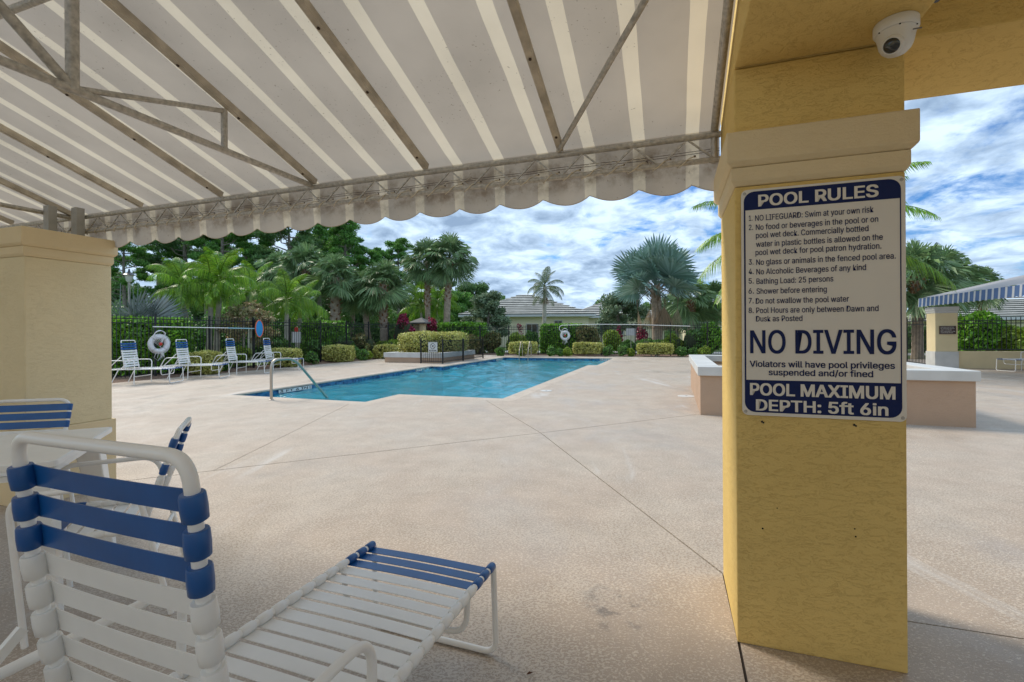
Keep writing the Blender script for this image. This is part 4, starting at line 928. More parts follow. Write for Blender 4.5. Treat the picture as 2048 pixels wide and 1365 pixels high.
def pavilion():
    t = thing('pavilion_awning', 'blue and white striped awning over the right pavilion', 'awning', W(8.5, 0), ROTB)
    m = MB(); v = []; n = 30
    for i in range(n + 1):
        a = 21.0 - 9.5 * i / n
        for b, z in ((0, 2.47), (2, 2.96), (4.3, 3.52), (8.5, 2.47)): v.append((b, a, z + .02 * math.sin(i * 1.3)))
    m.add(v, [(i * 4 + k, i * 4 + k + 1, i * 4 + 5 + k, i * 4 + 4 + k) for i in range(n) for k in range(3)], 0, True); m.build('canvas', M_GCANVAS, t)
    m = MB(); v = []; n = 280
    for i in range(n + 1):
        a = 21.0 - 9.5 * i / n; ph = (a / .28 + .5) % 1; zb = 2.19 - .035 * math.sin(math.pi * ph)
        for z, o in ((2.47, -.004), (2.30, -.012), (zb, -.022)): v.append((o, a, z))
    m.add(v, [(i * 3 + k, i * 3 + k + 1, i * 3 + 4 + k, i * 3 + 3 + k) for i in range(n) for k in range(2)], 0, True); m.build('valance', M_BCANVAS, t)
    for b in (0.03, 8.4): MB().tube([(b, 21, 2.44), (b, 11.5, 2.44)], .02, 8).build('eave_pipe', M_GALV, t)
    MB().tube([(.03, 20.9, 2.43), (8.4, 20.9, 2.43)], .02, 8).build('eave_pipe', M_GALV, t)
    for a in (20.5, 17.5, 14.5): MB().tube([(0.03, a, 2.45), (4.3, a, 3.5), (8.4, a, 2.45)], .02, 8).build('rafter', M_GALV, t)
pavilion()
for k, a in enumerate((12.2,)):
    pass

# ------------------------------------------------------------ houses
def hip_roof(mb, x0, x1, y0, y1, z, rise, n, over=.0, gap=.12):
    w = min(x1 - x0, y1 - y0) / 2
    for i in range(n):
        a = w * i / n; b = w * (i + 1.06) / n; za = z + rise * i / n + gap; zb = z + rise * (i + 1.06) / n
        b = min(b, w - .001)
        g_ = a + .16; G = [(x0 + g_, y0 + g_), (x1 - g_, y0 + g_), (x1 - g_, y1 - g_), (x0 + g_, y1 - g_)]
        P = [(x0 + a, y0 + a), (x1 - a, y0 + a), (x1 - a, y1 - a), (x0 + a, y1 - a)]; Q = [(x0 + b, y0 + b), (x1 - b, y0 + b), (x1 - b, y1 - b), (x0 + b, y1 - b)]
        v = [(x, y, za - gap - .05) for x, y in G] + [(x, y, za - .04) for x, y in G] + [(x, y, za - .04) for x, y in P] + [(x, y, za) for x, y in P] + [(x, y, zb) for x, y in Q]
        mb.add(v, [(r * 4 + k, r * 4 + (k + 1) % 4, r * 4 + 4 + (k + 1) % 4, r * 4 + 4 + k) for r in range(4) for k in range(4)])
def house(label, loc, rz, blocks, wm, rm, wins, eave=3.05):
    t = thing('house', label, 'house', loc, rz)
    for i, (x0, x1, y0, y1, rise, n) in enumerate(blocks):
        MB().box(x0 + .6, x1 - .6, y0 + .6, y1 - .6, 0, eave - .12 - i * .003).build('wall', wm, t)
        e = eave - .004 * i
        MB().box(x0, x1, y0, y1, e - .2, e - .001).build('fascia', M_FASCIA, t)
        rt = MB().box(x0 + .3, x1 - .3, y0 + .3, y1 - .3, e, e + .02).build('roof', rm, t)
        m = MB(); hip_roof(m, x0, x1, y0, y1, e, rise, n); o = m.build('roof_tile', rm, rt); o['kind'] = 'stuff'
    for x, y, w_, h_, z_ in wins:
        f = MB().box(x, x + w_, y - .06, y + .02, z_, z_ + h_).build('window_frame', M_FASCIA, t)
        MB().box(x + .06, x + w_ / 2 - .02, y - .075, y - .061, z_ + .06, z_ + h_ - .06).build('pane', M_GLASSD, f); MB().box(x + w_ / 2 + .02, x + w_ - .06, y - .075, y - .061, z_ + .06, z_ + h_ - .06).build('pane', M_GLASSD, f)
    return t
house('cream house with grey tiled hip roof beyond the far fence', at(1045, 44), 0, [(-6.0, 6.9, 0, 12, 2.35, 11), (4.8, 15.5, 4.5, 14, 1.75, 8)], M_HOUSE, M_ROOFT, [(.35, .6, 1.1, 1.9, .3), (3.0, .6, .8, .75, 1.75), (-4.9, .6, 1.4, 1.3, .8), (9.3, 5.1, 1.4, 1.1, 1.1)])
house('small house with pinkish roof far behind the right palms', at(1405, 62), R(-8), [(-2.6, 3.4, 0, 7, 1.5, 7)], M_HOUSE, M_ROOFP, [(-1, .6, 1.2, 1.2, .9)], 2.7)
house('low house with grey tiled roof right behind the wall fence', at(2025, 33.5), R(-18), [(-4.2, 9, 0, 10, 1.55, 9)], M_HOUSE, M_ROOFT, [(1.0, .6, 1.6, 1.1, .75), (5, .6, 1.6, 1.1, .75)], 2.25)

# ------------------------------------------------------------ vegetation
def leaf_quads(ctr, size, rng, flat=0.0, aspect=1.9):
    n = len(ctr); u = rng.normal(size=(n, 3)); u /= np.linalg.norm(u, axis=1)[:, None]
    w = rng.normal(size=(n, 3)); w[:, 2] *= (1 - flat); w -= u * (w * u).sum(1)[:, None]; w /= np.linalg.norm(w, axis=1)[:, None] + 1e-9
    s = size * rng.uniform(.6, 1.3, n)[:, None]; L_ = u * s * aspect / 2; Wd = w * s / 2
    q = np.empty((n, 4, 3)); q[:, 0] = ctr - L_; q[:, 1] = ctr + Wd; q[:, 2] = ctr + L_; q[:, 3] = ctr - Wd; return q.reshape(-1, 3)
def lump_radius(d, rng, k=7, amp=.22):
    A = rng.normal(size=(k, 3)); A /= np.linalg.norm(A, axis=1)[:, None]; g = np.clip(d @ A.T, 0, 1) ** 6
    return 1 - amp + amp * 1.6 * g.max(1)
def bush(name, label, cat, loc, dims, leafm, n, size, rz=0.0, boxy=0.0, group=None, seed=1, stemh=0.0, core=True, lum=.22, aspect=1.9, stems=0):
    rng = np.random.default_rng(seed); rx, ry, rz_ = dims
    t = thing(name, label, cat, loc, rz, group)
    d = rng.normal(size=(n, 3)); d /= np.linalg.norm(d, axis=1)[:, None]
    rad = lump_radius(d, rng, 11, lum)
    if boxy:
        mxx = np.abs(d).max(1); rad = rad * 0 + (1 - boxy) * rad + boxy * (1 / mxx) * (1 - .12 * rng.random(n))
        rad = np.minimum(rad, 1.45)
    r = rad * (1 - .30 * rng.random(n) ** 2.0)
    c = d * r[:, None] * np.array([rx, ry, rz_ / 2]) ; c[:, 2] += rz_ / 2 + stemh
    if boxy: c[:, 2] = np.clip(c[:, 2], .02 + stemh, rz_ * 1.02 + stemh + rng.uniform(0, .07, n)); c[:, 0] = np.clip(c[:, 0], -rx * 1.05, rx * 1.05); c[:, 1] = np.clip(c[:, 1], -ry * 1.08, ry * 1.08)
    c[:, 2] = np.maximum(c[:, 2], .03)
    put('foliage', fastmesh('foliage', leaf_quads(c, size, rng, aspect=aspect), 4, leafm), t)
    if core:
        m = MB(); k = .72  # solid dark core added inside the leaves to block light
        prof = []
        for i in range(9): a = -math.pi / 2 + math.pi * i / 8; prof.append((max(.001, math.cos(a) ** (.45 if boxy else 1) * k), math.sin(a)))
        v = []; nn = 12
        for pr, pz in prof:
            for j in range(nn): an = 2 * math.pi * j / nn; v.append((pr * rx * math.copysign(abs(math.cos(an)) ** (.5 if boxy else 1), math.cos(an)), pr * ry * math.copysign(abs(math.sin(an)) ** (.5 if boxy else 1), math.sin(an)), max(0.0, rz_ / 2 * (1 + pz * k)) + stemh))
        m.add(v, [(i * nn + j, i * nn + (j + 1) % nn, (i + 1) * nn + (j + 1) % nn, (i + 1) * nn + j) for i in range(8) for j in range(nn)], 0, True); m.build('light_block_core', M_CORE, t)
    rr = random.Random(seed)
    for i in range(stems):
        x, y = rr.uniform(-.5, .5) * rx, rr.uniform(-.5, .5) * ry
        MB().tube([(x * .3, y * .3, -.03), (x * .6, y * .6, (stemh + rz_ * .3) * .6), (x, y, stemh + rz_ * .45)], [.03, .022, .012], 6).build('stem', M_BARKG, t)
    return t
def hedge_px(label, x0, x1, yt, yb, Y, leafm, depth, size, n, rz=0.0, boxy=.8, name='hedge', group=None, seed=1, core=True, stems=0, lum=.2, Xoff=0):
    w = (x1 - x0) / FPX * Y; h = max(.3, zat(yt, Y)) - (.13 if stems else 0); p = at((x0 + x1) / 2, Y)
    return bush(name, label, 'hedge' if name == 'hedge' else 'shrub', p, (w / 2 / max(.4, math.cos(rz)) * .93, depth / 2, h / (1.02 if boxy > .5 else 1.0)), leafm, n, size, rz, boxy, group, seed, core=core, stems=stems, lum=lum, stemh=.13 if stems else 0)
GV = 'yellow variegated hedges inside the pool fence'
LZ = R(90) - TH
hedge_px('yellow variegated clump behind the second chaise', 378, 440, 697, 742, 15.6, M_VARIEG, .8, .055, 3200, 0, .55, group=GV, seed=11)
hedge_px('yellow variegated clump right of the fourth chaise', 536, 603, 692, 727, 19.0, M_VARIEG, .9, .06, 3200, 0, .6, group=GV, seed=12)
hedge_px('yellow variegated hedge between chaises and pool planter', 643, 712, 687, 718, 22.2, M_VARIEG, .9, .065, 3200, 0, .6, group=GV, seed=13)
hedge_px('yellow variegated hedge touching the left side of the planter', 745, 798, 687, 712, 25.0, M_VARIEG, .9, .07, 2600, 0, .7, group=GV, seed=14)
hedge_px('yellow variegated hedge behind the steel ladder', 1014, 1077, 683, 706, 26.6, M_VARIEG, .8, .07, 2800, ROTB, .72, group=GV, seed=15, stems=3)
hedge_px('yellow variegated hedge under the far life ring', 1143, 1206, 685, 711, 26.2, M_VARIEG, .8, .07, 2800, ROTB, .72, group=GV, seed=16, stems=4)
hedge_px('boxy yellow variegated hedge standing alone at the far right of the pool end', 1273, 1347, 688, 715, 25.2, M_VARIEG, .8, .07, 3400, ROTB, .8, group=GV, seed=17, stems=5)
def ph(label, b, a, dims, n, size, seed, z): bush('hedge', label, 'hedge', W(b, a, z), dims, M_VARIEG, n, size, ROTB, .65, 'yellow hedges growing in the planters', seed)
ph('left half of the yellow hedge in the pool planter', -11.6, 20.2, (.9, 1.15, 1.12), 5200, .06, 21, .33)
ph('right half of the yellow hedge in the pool planter', -10.4, 20.9, (.8, .9, 1.08), 4200, .06, 22, .33)
bush('shrub', 'tall yellow variegated bush in the long planter beside the pillar', 'shrub', W(1.75, 10.35, .55), (.62, .6, 1.0), M_VARIEG, 5200, .045, ROTB, .4, None, 23, stems=4)
hedge_px('tall glossy green hedge behind the left fence and first chaises', 150, 372, 628, 740, 15.6, M_HEDGE, 1.5, .085, 16000, R(12), .85, seed=31)
hedge_px('clipped green hedge behind the fence with the white notice', 600, 690, 637, 700, 24.5, M_HEDGE, 1.4, .10, 8000, R(30), .85, seed=32)
hedge_px('long clipped green hedge right of the gate pillar', 868, 975, 643, 700, 31.5, M_HEDGE, 1.8, .11, 9000, ROTB, .9, seed=33)
hedge_px('tall dark clipped hedge block behind the far life ring', 1079, 1172, 647, 706, 28.7, M_HEDGE, 1.1, .09, 9000, ROTB, .93, seed=34)
hedge_px('loose croton bush right of the dark hedge block', 1150, 1198, 652, 700, 27.9, M_CROTON, 1.2, .10, 2600, ROTB, .4, name='shrub', seed=35)
SH = [(985, 662, 700, 31, M_CROTON, 'speckled bush left of the yellow hedge behind the ladder', 36), (1030, 668, 702, 30, M_LIME, 'lime bush behind the yellow hedge at the ladder', 44), (1062, 664, 702, 31, M_SHRUB, 'green bush left of the tall dark hedge block', 30),
 (1222, 664, 705, 31, M_LIME, 'bright lime bush under the small tree by the house', 42), (1258, 684, 708, 29.5, M_SHRUB, 'low grey green bush behind the far fence', 34), (1300, 680, 708, 30, M_SHRUB, 'wide dark bush under the silver palm', 60), (1345, 672, 710, 29, M_LIME, 'lime bush right of the silver palm trunk', 44),
 (1392, 662, 712, 28.4, M_SHRUB, 'rounded green bush right of the lone boxy hedge', 64), (1422, 650, 714, 28, M_HEDGE, 'glossy bush behind the fence next to the near pillar', 46), (1185, 680, 706, 30.5, M_SHRUB, 'small bush behind the shepherd hook pole', 36),
 (730, 668, 705, 25.5, M_CROTON, 'reddish speckled bush behind the left fence', 54), (690, 672, 712, 24, M_SHRUB, 'dark bush behind the left fence', 50), (775, 676, 708, 27, M_LIME, 'lime croton bush behind the fence left of the planter', 44),
 (470, 690, 735, 18.4, M_LIME, 'low lime groundcover bush below the flowering shrub', 60), (560, 676, 722, 21, M_SHRUB, 'grey green shrub behind the fence beyond the fourth chaise', 70), (640, 680, 716, 23.5, M_SHRUB, 'dense shrub under the notice board', 50),
 (850, 672, 705, 28, M_SHRUB, 'dark shrub in front of the gate pillar', 40), (950, 668, 700, 29.5, M_CROTON, 'mixed shrub behind the right corner of the low fence', 40)]
for i, (x, yt, yb, Y, mt_, lb, w_) in enumerate(SH): hedge_px(lb, x - w_ / 2, x + w_ / 2, yt, yb, Y, mt_, w_ / FPX * Y * .9, .10, 2200, 0, 0.15, name='shrub', group='mixed shrubs outside the pool fence', seed=50 + i, lum=.35)
SM = [(1040, 26.4, .42, 'behind the ladder, left of its rails'), (1104, 26.2, .55, 'right of the ladder rails'), (1120, 26.1, .45, 'at the foot of the tall dark hedge block'), (1135, 26.0, .5, 'below the far life ring'), (1216, 25.8, .6, 'right of the hedge under the life ring'),
      (1245, 25.6, .6, 'halfway between the two right yellow hedges'), (1262, 25.5, .45, 'touching the left side of the boxy hedge'), (1362, 24.9, .5, 'right of the boxy hedge'), (1385, 24.8, .45, 'near the end of the long planter cap'), (1408, 24.6, .55, 'farthest right before the pillar'),
      (625, 20.6, .55, 'between the yellow clumps on the left'), (725, 23.2, .5, 'left of the hedge that touches the planter'), (735, 24.0, .45, 'close behind the small planter corner shrub'), (1000, 27.0, .5, 'behind the end of the low fence'), (452, 16.8, .35, 'behind the third chaise')]
for i, (x, Y, h_, lb) in enumerate(SM):
    bush('shrub', 'small green shrub in the mulch ' + lb, 'shrub', at(x, Y), (h_ * .55, h_ * .5, h_ * 1.05), M_SHRUB if i % 3 else M_LIME, 600, .055, 0, 0, 'small green shrubs inside the fence', 80 + i, lum=.3)
for i, (x, Y, yt, w_, lb) in enumerate(((808, 28.6, 630, 50, 'large burgundy bush left of the gate pillar'), (862, 30.9, 637, 26, 'burgundy bush just right of the gate pillar'), (1283, 31.5, 655, 24, 'burgundy cordyline beside the silver palm trunk'), (1040, 37, 641, 12, 'pink cordyline against the house wall'), (1237, 33, 655, 18, 'pink flowering bush under the small tree'))):
    hedge_px(lb, x - w_ / 2, x + w_ / 2, yt, 0, Y, M_BURG, 1.4 if i < 2 else .5, .10, (2600, 1500, 500, 160, 350)[i], 0, 0.1, name='shrub', group='burgundy bushes', seed=110 + i, lum=.4, core=(i < 1))
for i, (x, Y, yt, w_, lb) in enumerate(((1955, 23.5, 630, 120, 'bright green bush behind the right picket fence'), (2035, 22.5, 660, 50, 'lime bush at the right edge behind the wall'), (1835, 30, 660, 60, 'dark bush between near pillar and pavilion'))):
    hedge_px(lb, x - w_ / 2, x + w_ / 2, yt, 0, Y, (M_HEDGE, M_LIME, M_SHRUB)[i], 1.8, .11, 5000, 0, 0.3, name='shrub', seed=130 + i, lum=.35)

# ---- palms
def mkmesh(name, quads, tris, m):
    mb = MB()
    for q in quads: mb.add(q, [(0, 1, 2, 3)])
    for q in tris: mb.add(q, [(0, 1, 2)])
    return mb.mesh(name, m)
def fan_frond(m, el, Rr, pet, nseg, spread, droop, seed, stiff=.55, cup=.25):
    rr = random.Random(seed); mb = MB(); e = R(el); D = Vector((math.cos(e), 0, math.sin(e))); U = Vector((-math.sin(e), 0, math.cos(e))); Yv = Vector((0, 1, 0))
    def dr(p, s): return p + Vector((0, 0, -droop * s * s))
    P = [dr(D * pet * k / 4, .35 * k / 4) for k in range(5)]; mb.tube(P, [.028, .022, .018, .015, .012], 4)
    base = P[-1]; dth = R(spread) / nseg
    for i in range(nseg):
        th_ = -R(spread) / 2 + (i + .5) * dth; ln = Rr * (.72 + .28 * math.cos(th_ * .62)) * rr.uniform(.9, 1.06)
        def pt(t, off):
            a = th_ + off; q = base + (D * math.cos(a) + Yv * math.sin(a)) * ln * t + U * (cup * abs(math.sin(th_)) * ln * t * .6) + U * (.012 if i % 2 else -.012)
            return q + Vector((0, 0, -droop * (t ** 2) * (1 + .5 * rr.random() * (t > .7))))
        h = dth * .52
        b0 = base; m1, m2 = pt(stiff, -h), pt(stiff, h); w2 = h * .62; n1, n2 = pt(.8, -w2), pt(.8, w2); tp = pt(1.0, 0)
        mb.add([b0, m1, m2, n1, n2, tp], [(0, 1, 2), (1, 3, 4, 2), (3, 5, 4)])
    return mb.mesh('frond', m)
def feather_frond(m, el, L_, bend, nleaf, ll, hang, seed, lw=.045):
    rr = random.Random(seed); mb = MB(); n = 14; P = [Vector((0, 0, 0))]; an = R(el)
    for i in range(n): an -= R(bend) / n * (1.3 if i > n / 2 else .7); P.append(P[-1] + Vector((math.cos(an), 0, math.sin(an))) * L_ / n)
    mb.tube(P, [.03 * (1 - .85 * i / n) + .004 for i in range(n + 1)], 4)
    for i in range(nleaf):
        t = .14 + .86 * i / (nleaf - 1); f = t * n; k = min(n - 1, int(f)); p = P[k].lerp(P[k + 1], f - k); T = (P[k + 1] - P[k]).normalized()
        for s in (-1, 1):
            lf = ll * (math.sin(math.pi * min(.97, t * .8 + .16)) ** .6) * rr.uniform(.85, 1.1); up = T.cross(Vector((0, 1, 0))) * -1
            d = (Vector((0, s, 0)) * .85 + T * .55 + Vector((0, 0, .15 - hang * .35)) + Vector((rr.uniform(-.1, .1), 0, rr.uniform(-.1, .1)))).normalized()
            q1 = p + d * lf * .5; q2 = p + d * lf * .92 + Vector((0, 0, -hang * lf * .55)); wv = T * lw * .5
            mb.add([p - wv * .5, p + wv * .5, q1 + wv, q1 - wv, q2], [(0, 1, 2, 3), (3, 2, 4)])
    return mb.mesh('frond', m)
def trunk(parent, h, r0, r1, m, lean=(0, 0), name='trunk', z0=-.05, n=14, rings=0.0, zbase=0.0):
    P = []; rad = []
    k = 26
    for i in range(k + 1):
        t = i / k; P.append((lean[0] * t ** 1.5, lean[1] * t ** 1.5, z0 + (h - z0) * t + zbase)); rad.append((r0 + (r1 - r0) * t) * (1 + (.25 * max(0, .12 - t) / .12)) * (1 + rings * (1 if i % 2 else -1)))
    return MB().tube(P, rad, n).build(name, m, parent)
SAB = [(e, fan_frond(M_SABAL, e, 1.2, .9, 38, 235, dr_ * 1.25, 100 + i + 10 * k, .40, .35)) for k in range(2) for i, (e, dr_) in enumerate(((78, .25), (58, .4), (38, .5), (18, .5), (-4, .45), (-28, .35), (-50, .2)))]
FEA = [(e, feather_frond(M_FEATHER, e, 1.8, bd, 54, .52, hg * 1.7, 200 + i + 10 * k, .024)) for k in range(2) for i, (e, bd, hg) in enumerate(((82, 70, .5), (66, 95, .7), (50, 110, .9), (32, 105, 1.0), (12, 85, 1.0), (-8, 60, .9)))]
QUE = [(e, feather_frond(M_QUEEN, e, 2.1, bd, 54, .55, hg, 300 + i, .03)) for i, (e, bd, hg) in enumerate(((80, 60, .8), (55, 95, 1.1), (30, 110, 1.2), (5, 80, 1.2), (-25, 50, 1.0)))]
BIG = [(e, feather_frond(M_FEATHER, e, 4.2, bd, 84, .75, hg, 320 + i, .035)) for i, (e, bd, hg) in enumerate(((80, 50, .5), (60, 75, .8), (40, 85, 1.0), (20, 80, 1.1), (0, 60, 1.1), (50, 70, .9)))]
BIS = [(e, fan_frond(M_SILVER, e, 1.75, 1.55, 36, 250, dr_, 400 + i + 10 * k, .60, .30)) for k in range(2) for i, (e, dr_) in enumerate(((80, .05), (60, .12), (42, .18), (24, .2), (6, .22), (-14, .25)))]
PAL = [(e, fan_frond(M_PALE, e, 1.25, .5, 30, 210, .05, 420 + i, .35, .1)) for i, e in enumerate((70, 48, 28, 10))]
DEADF = fan_frond(M_DEAD, -84, 1.05, .5, 26, 62, .06, 430, .5, .1)
def crown(t, top, fr, n, seed, scale=1.0, jitter=8, roll=0):
    rr = random.Random(seed); idx = sorted(range(len(fr)), key=lambda i: -fr[i][0])
    for i in range(n):
        e, me = fr[idx[int(i / n * len(idx))]]; s = scale * rr.uniform(.86, 1.1)
        D = Vector((math.cos(R(e)), 0, math.sin(R(e))))
        mx = Euler((R(rr.uniform(-jitter, jitter)), R(rr.uniform(-jitter, jitter)), R(i * 137.5 + rr.uniform(-15, 15)))).to_matrix() @ Matrix.Rotation(R(rr.uniform(-roll, roll)), 3, D)
        o = put('frond', me, t, (top[0], top[1], top[2] - .25 * scale * i / n), mx.to_euler()); o.scale = (s, s, s)
def sabal(label, px, Y, zc, seed, scale=1.0, r=.17, lean=(0, 0), n=30, boots=.25, red=False):
    t = thing('sabal_palm', label, 'palm tree', at(px, Y), R(seed * 40), 'sabal palms outside the fence')
    trunk(t, zc - .1, r, r * .92, M_BARK, lean, rings=.03)
    m = MB(); hb = boots * zc
    for i in range(60):
        a = i * 2.4; z = zc - .15 - hb * (i / 60); f = (z / zc) ** 1.5; b = Vector((lean[0] * f, lean[1] * f, z)); d = Vector((math.cos(a), math.sin(a), 0))
        m.bar(b + d * r * .8, b + d * (r * 1.45) + Vector((0, 0, .16)), .09, .03)
    m.build('boot_collar', M_BARKR, t)['kind'] = 'stuff'
    crown(t, (lean[0], lean[1], zc), SAB, n, seed, scale, 8, 45); return t
sabal('tallest sabal palm standing clear against the clouds', 892, 33, 6.7, 1, 1.02, .24, (.35, 0), 34, .45)
sabal('tall sabal palm left of the tallest one with a red brown upper trunk', 856, 34, 6.6, 2, .95, .20, (-.1, 0), 32, .5)
sabal('full sabal palm with thick trunk right of the leaning one', 768, 29, 4.45, 3, .90, .25, (.2, 0), 34, .6)
sabal('leaning sabal palm with a pale trunk', 738, 30, 4.1, 4, .85, .2, (.5, 0), 32, .2)
sabal('sabal palm with thick cross hatched trunk left of the leaning one', 671, 29, 4.9, 5, .85, .30, (0, 0), 34, .8)
sabal('sabal palm crown above the bright feather palms', 612, 31, 5.7, 6, 1.0, .2, (0, 0), 32)
sabal('sabal palm crown at the left above the arching feather palm', 560, 33, 5.7, 7, .95, .2, (0, 0), 30)
sabal('sabal palm right of the silver palm behind the fence', 1382, 33, 3.7, 8, 1.0, .24, (0, 0), 26, .3)
sabal('second sabal palm right of the silver palm close to the pillar', 1425, 34, 3.6, 9, 1.0, .2, (.2, 0), 26, .3)
sabal('sabal palm crown just right of the near pillar', 1835, 22, 3.9, 10, 1.0, .22, (0, 0), 34, .4)
sabal('sabal palm between near pillar and pavilion awning', 1885, 25, 4.3, 11, .95, .22, (0, 0), 34, .4)
sabal('sabal palm rising behind the pavilion awning', 1965, 30, 4.2, 12, .75, .2, (0, 0), 28, .4)
sabal('sabal palm in the dark gap left of the planter palms', 705, 34, 4.4, 13, .85, .2, (0, 0), 28, .3)
def adonidia(label, stems_, seed, scale=1.0, n=15):
    px, Y, _, _ = stems_[0]; t = thing('feather_palm', label, 'palm tree', at(px, Y), 0, 'bright feather palms outside the fence')
    for j, (x, y_, zc, ln) in enumerate(stems_):
        o = at(x, y_) - at(px, Y); tr_ = trunk(t, zc - .75, .13, .085, M_BARKG, (ln, 0), rings=.02); tr_.location = o
        MB().tube([(o.x + ln, o.y, zc - .80), (o.x + ln * 1.04, o.y, zc - .45), (o.x + ln * 1.08, o.y, zc + .0)], [.085, .095, .05], 12).build('crownshaft', M_CROWNSHAFT, t)
        crown(t, (o.x + ln * 1.08, o.y, zc - .05), FEA, n, seed + j, scale)
adonidia('bright arching feather palm above the glossy left hedge', [(388, 18.3, 3.35, -.45)], 21, .84)
adonidia('double stemmed bright feather palm behind the second chaise', [(417, 18.8, 3.2, .1), (432, 19.0, 3.65, .15)], 22, .88)
adonidia('bright feather palm between the double one and the shorter one', [(500, 22.5, 3.55, .1)], 24, .9)
adonidia('short bright feather palm above the flowering shrub', [(572, 22, 3.1, .05)], 25, .92)
adonidia('yellowish feather palm right of the short one', [(596, 23.5, 2.9, .1)], 26, .82)
adonidia('small bright feather palm in front of the two tall sabals', [(845, 36, 3.7, -.1)], 27, 1.15)
adonidia('second small bright feather palm right of the tall sabals', [(872, 37, 3.9, .1)], 28, 1.15)
t = thing('queen_palm', 'slim grey green queen palm in front of the house roof', 'palm tree', at(1088, 39), 0); trunk(t, 5.15, .19, .14, M_BARKG, (.1, 0)); crown(t, (.1, 0, 5.2), QUE, 17, 31, .92)
for k in range(4): o = put('dead_frond', DEADF, t, (.1, 0, 4.9), (0, 0, R(90 * k + 20))); o.scale = (.8,) * 3
t = thing('coconut_palm', 'large feather palm mostly hidden behind the near pillar', 'palm tree', at(1625, 16.5), 0); trunk(t, 4.4, .2, .15, M_BARKG, (-.3, 0)); crown(t, (-.3, 0, 4.5), BIG, 28, 33, .98, 4)
t = thing('silver_palm', 'large silver blue fan palm with hanging dead fronds', 'palm tree', at(1315, 30), 0); trunk(t, 4.3, .34, .30, M_BARK, (-.1, 0)); crown(t, (-.1, 0, 4.25), [f for f in BIS if f[0] > -10], 34, 41, 1.0, 6, 60); crown(t, (-.1, 0, 4.25), BIS[:10], 16, 42, .62, 10, 90)
m = MB()
for i in range(26):
    a = i * 2.4; d = Vector((math.cos(a), math.sin(a), 0)); m.bar(Vector((-.1, 0, 3.1 + i * .045)) + d * .2, Vector((-.1, 0, 3.5 + i * .045)) + d * .62, .08, .03)
m.build('boot_collar', M_DEAD, t)['kind'] = 'stuff'
for k, (x, y, z, s) in enumerate(((-.15, -.5, 3.75, 1.35), (.35, -.45, 3.6, 1.3), (-.5, -.3, 3.3, 1.2), (.55, .0, 3.4, 1.2), (.05, -.55, 3.1, 1.25), (-.3, .4, 3.4, 1.2))):
    o = put('dead_frond', DEADF, t, (x, y, z), (R(5 * (k % 3)), R(6), R(77 * k))); o.scale = (s,) * 3
MB().tube([(-.3, -.4, 4.2), (-1.0, -.75, 3.7), (-1.55, -.9, 3.2)], [.03, .025, .02], 6).build('dead_stalk', M_DEAD, t)
o = put('dead_frond', DEADF, t, (-1.55, -.9, 3.3), (0, 0, 0)); o.scale = (1.2,) * 3
MB().tube([(.2, -.4, 4.1), (.7, -.7, 3.7), (1.05, -.8, 3.4)], [.03, .025, .02], 6).build('dead_stalk', M_DEAD, t)
o = put('dead_frond', DEADF, t, (1.05, -.8, 3.45), (0, 0, 2)); o.scale = (1.3,) * 3
t = thing('young_fan_palm', 'pale grey stiff fan palm above the left hedge', 'palm tree', at(272, 17.0), 0); trunk(t, 1.7, .16, .16, M_BARK)
for k, (az, i, s) in enumerate(((-20, 1, 1.0), (10, 2, 1.05), (195, 1, .9), (170, 3, .9), (60, 2, 1), (120, 0, .8), (-60, 3, .9), (-5, 3, 1.1))): o = put('frond', PAL[i][1], t, (0, 0, 1.65), (R(60 if k % 2 else 40), 0, R(az))); o.scale = (s,) * 3
m = MB()
for x0, x1 in ((-.02, -.14), (.02, .02), (.06, .22), (-.5, -.42)): m.tube([(x0, -.1, 1.7), (x1, -.15, 3.2)], [.03, .008], 6)
m.build('spear_leaf', M_PALE, t)

# ---- broadleaf trees and pines
def limb_tree(t, h, spread, nl, rr, m, r0, base=.3, thin=.35):
    mb = MB(); tips = []
    P = [(0, 0, -.1), (rr.uniform(-.1, .1), 0, h * .4), (rr.uniform(-.2, .2), rr.uniform(-.2, .2), h * .75), (0, 0, h * .95)]
    MB().tube(P, [r0, r0 * .8, r0 * .5, r0 * .15], 8).build('trunk', m, t)
    for i in range(nl):
        z = h * (base + (1 - base) * i / nl * .95); a = i * 2.4 + rr.uniform(-.4, .4); s = spread * rr.uniform(.65, 1.0) * (1 - .55 * max(0, (z / h - .55)) / .45)
        e = Vector((math.cos(a) * s, math.sin(a) * s, z + s * rr.uniform(.05, .5))); mid = Vector((math.cos(a) * s * .5, math.sin(a) * s * .5, z + s * .08))
        mb.tube([(0, 0, z), mid, e], [r0 * .28, r0 * .17, r0 * .06], 5); tips += [e, mid.lerp(e, .55) + Vector((rr.uniform(-.3, .3), rr.uniform(-.3, .3), .15))]
        for k in range(2): 
            q = mid.lerp(e, rr.uniform(.2, .8)) + Vector((rr.uniform(-.5, .5), rr.uniform(-.5, .5), rr.uniform(.1, .5))) * (spread * .35); mb.tube([mid, q], [r0 * .1, r0 * .04], 4); tips.append(q)
    mb.build('limb', m, t); tips.append(Vector((0, 0, h * .97))); return tips
def tuft_cloud(tips, rng, per, clr, size, m, flatz=.6, aspect=1.9):
    c = []
    for tp in tips:
        r = clr * rng.uniform(.7, 1.25); d = rng.normal(size=(per, 3)); d /= np.linalg.norm(d, axis=1)[:, None]; d *= (rng.random(per) ** .45)[:, None] * r; d[:, 2] *= flatz; c.append(d + np.array(tp))
    return fastmesh('crown', leaf_quads(np.concatenate(c), size, rng, aspect=aspect), 4, m)
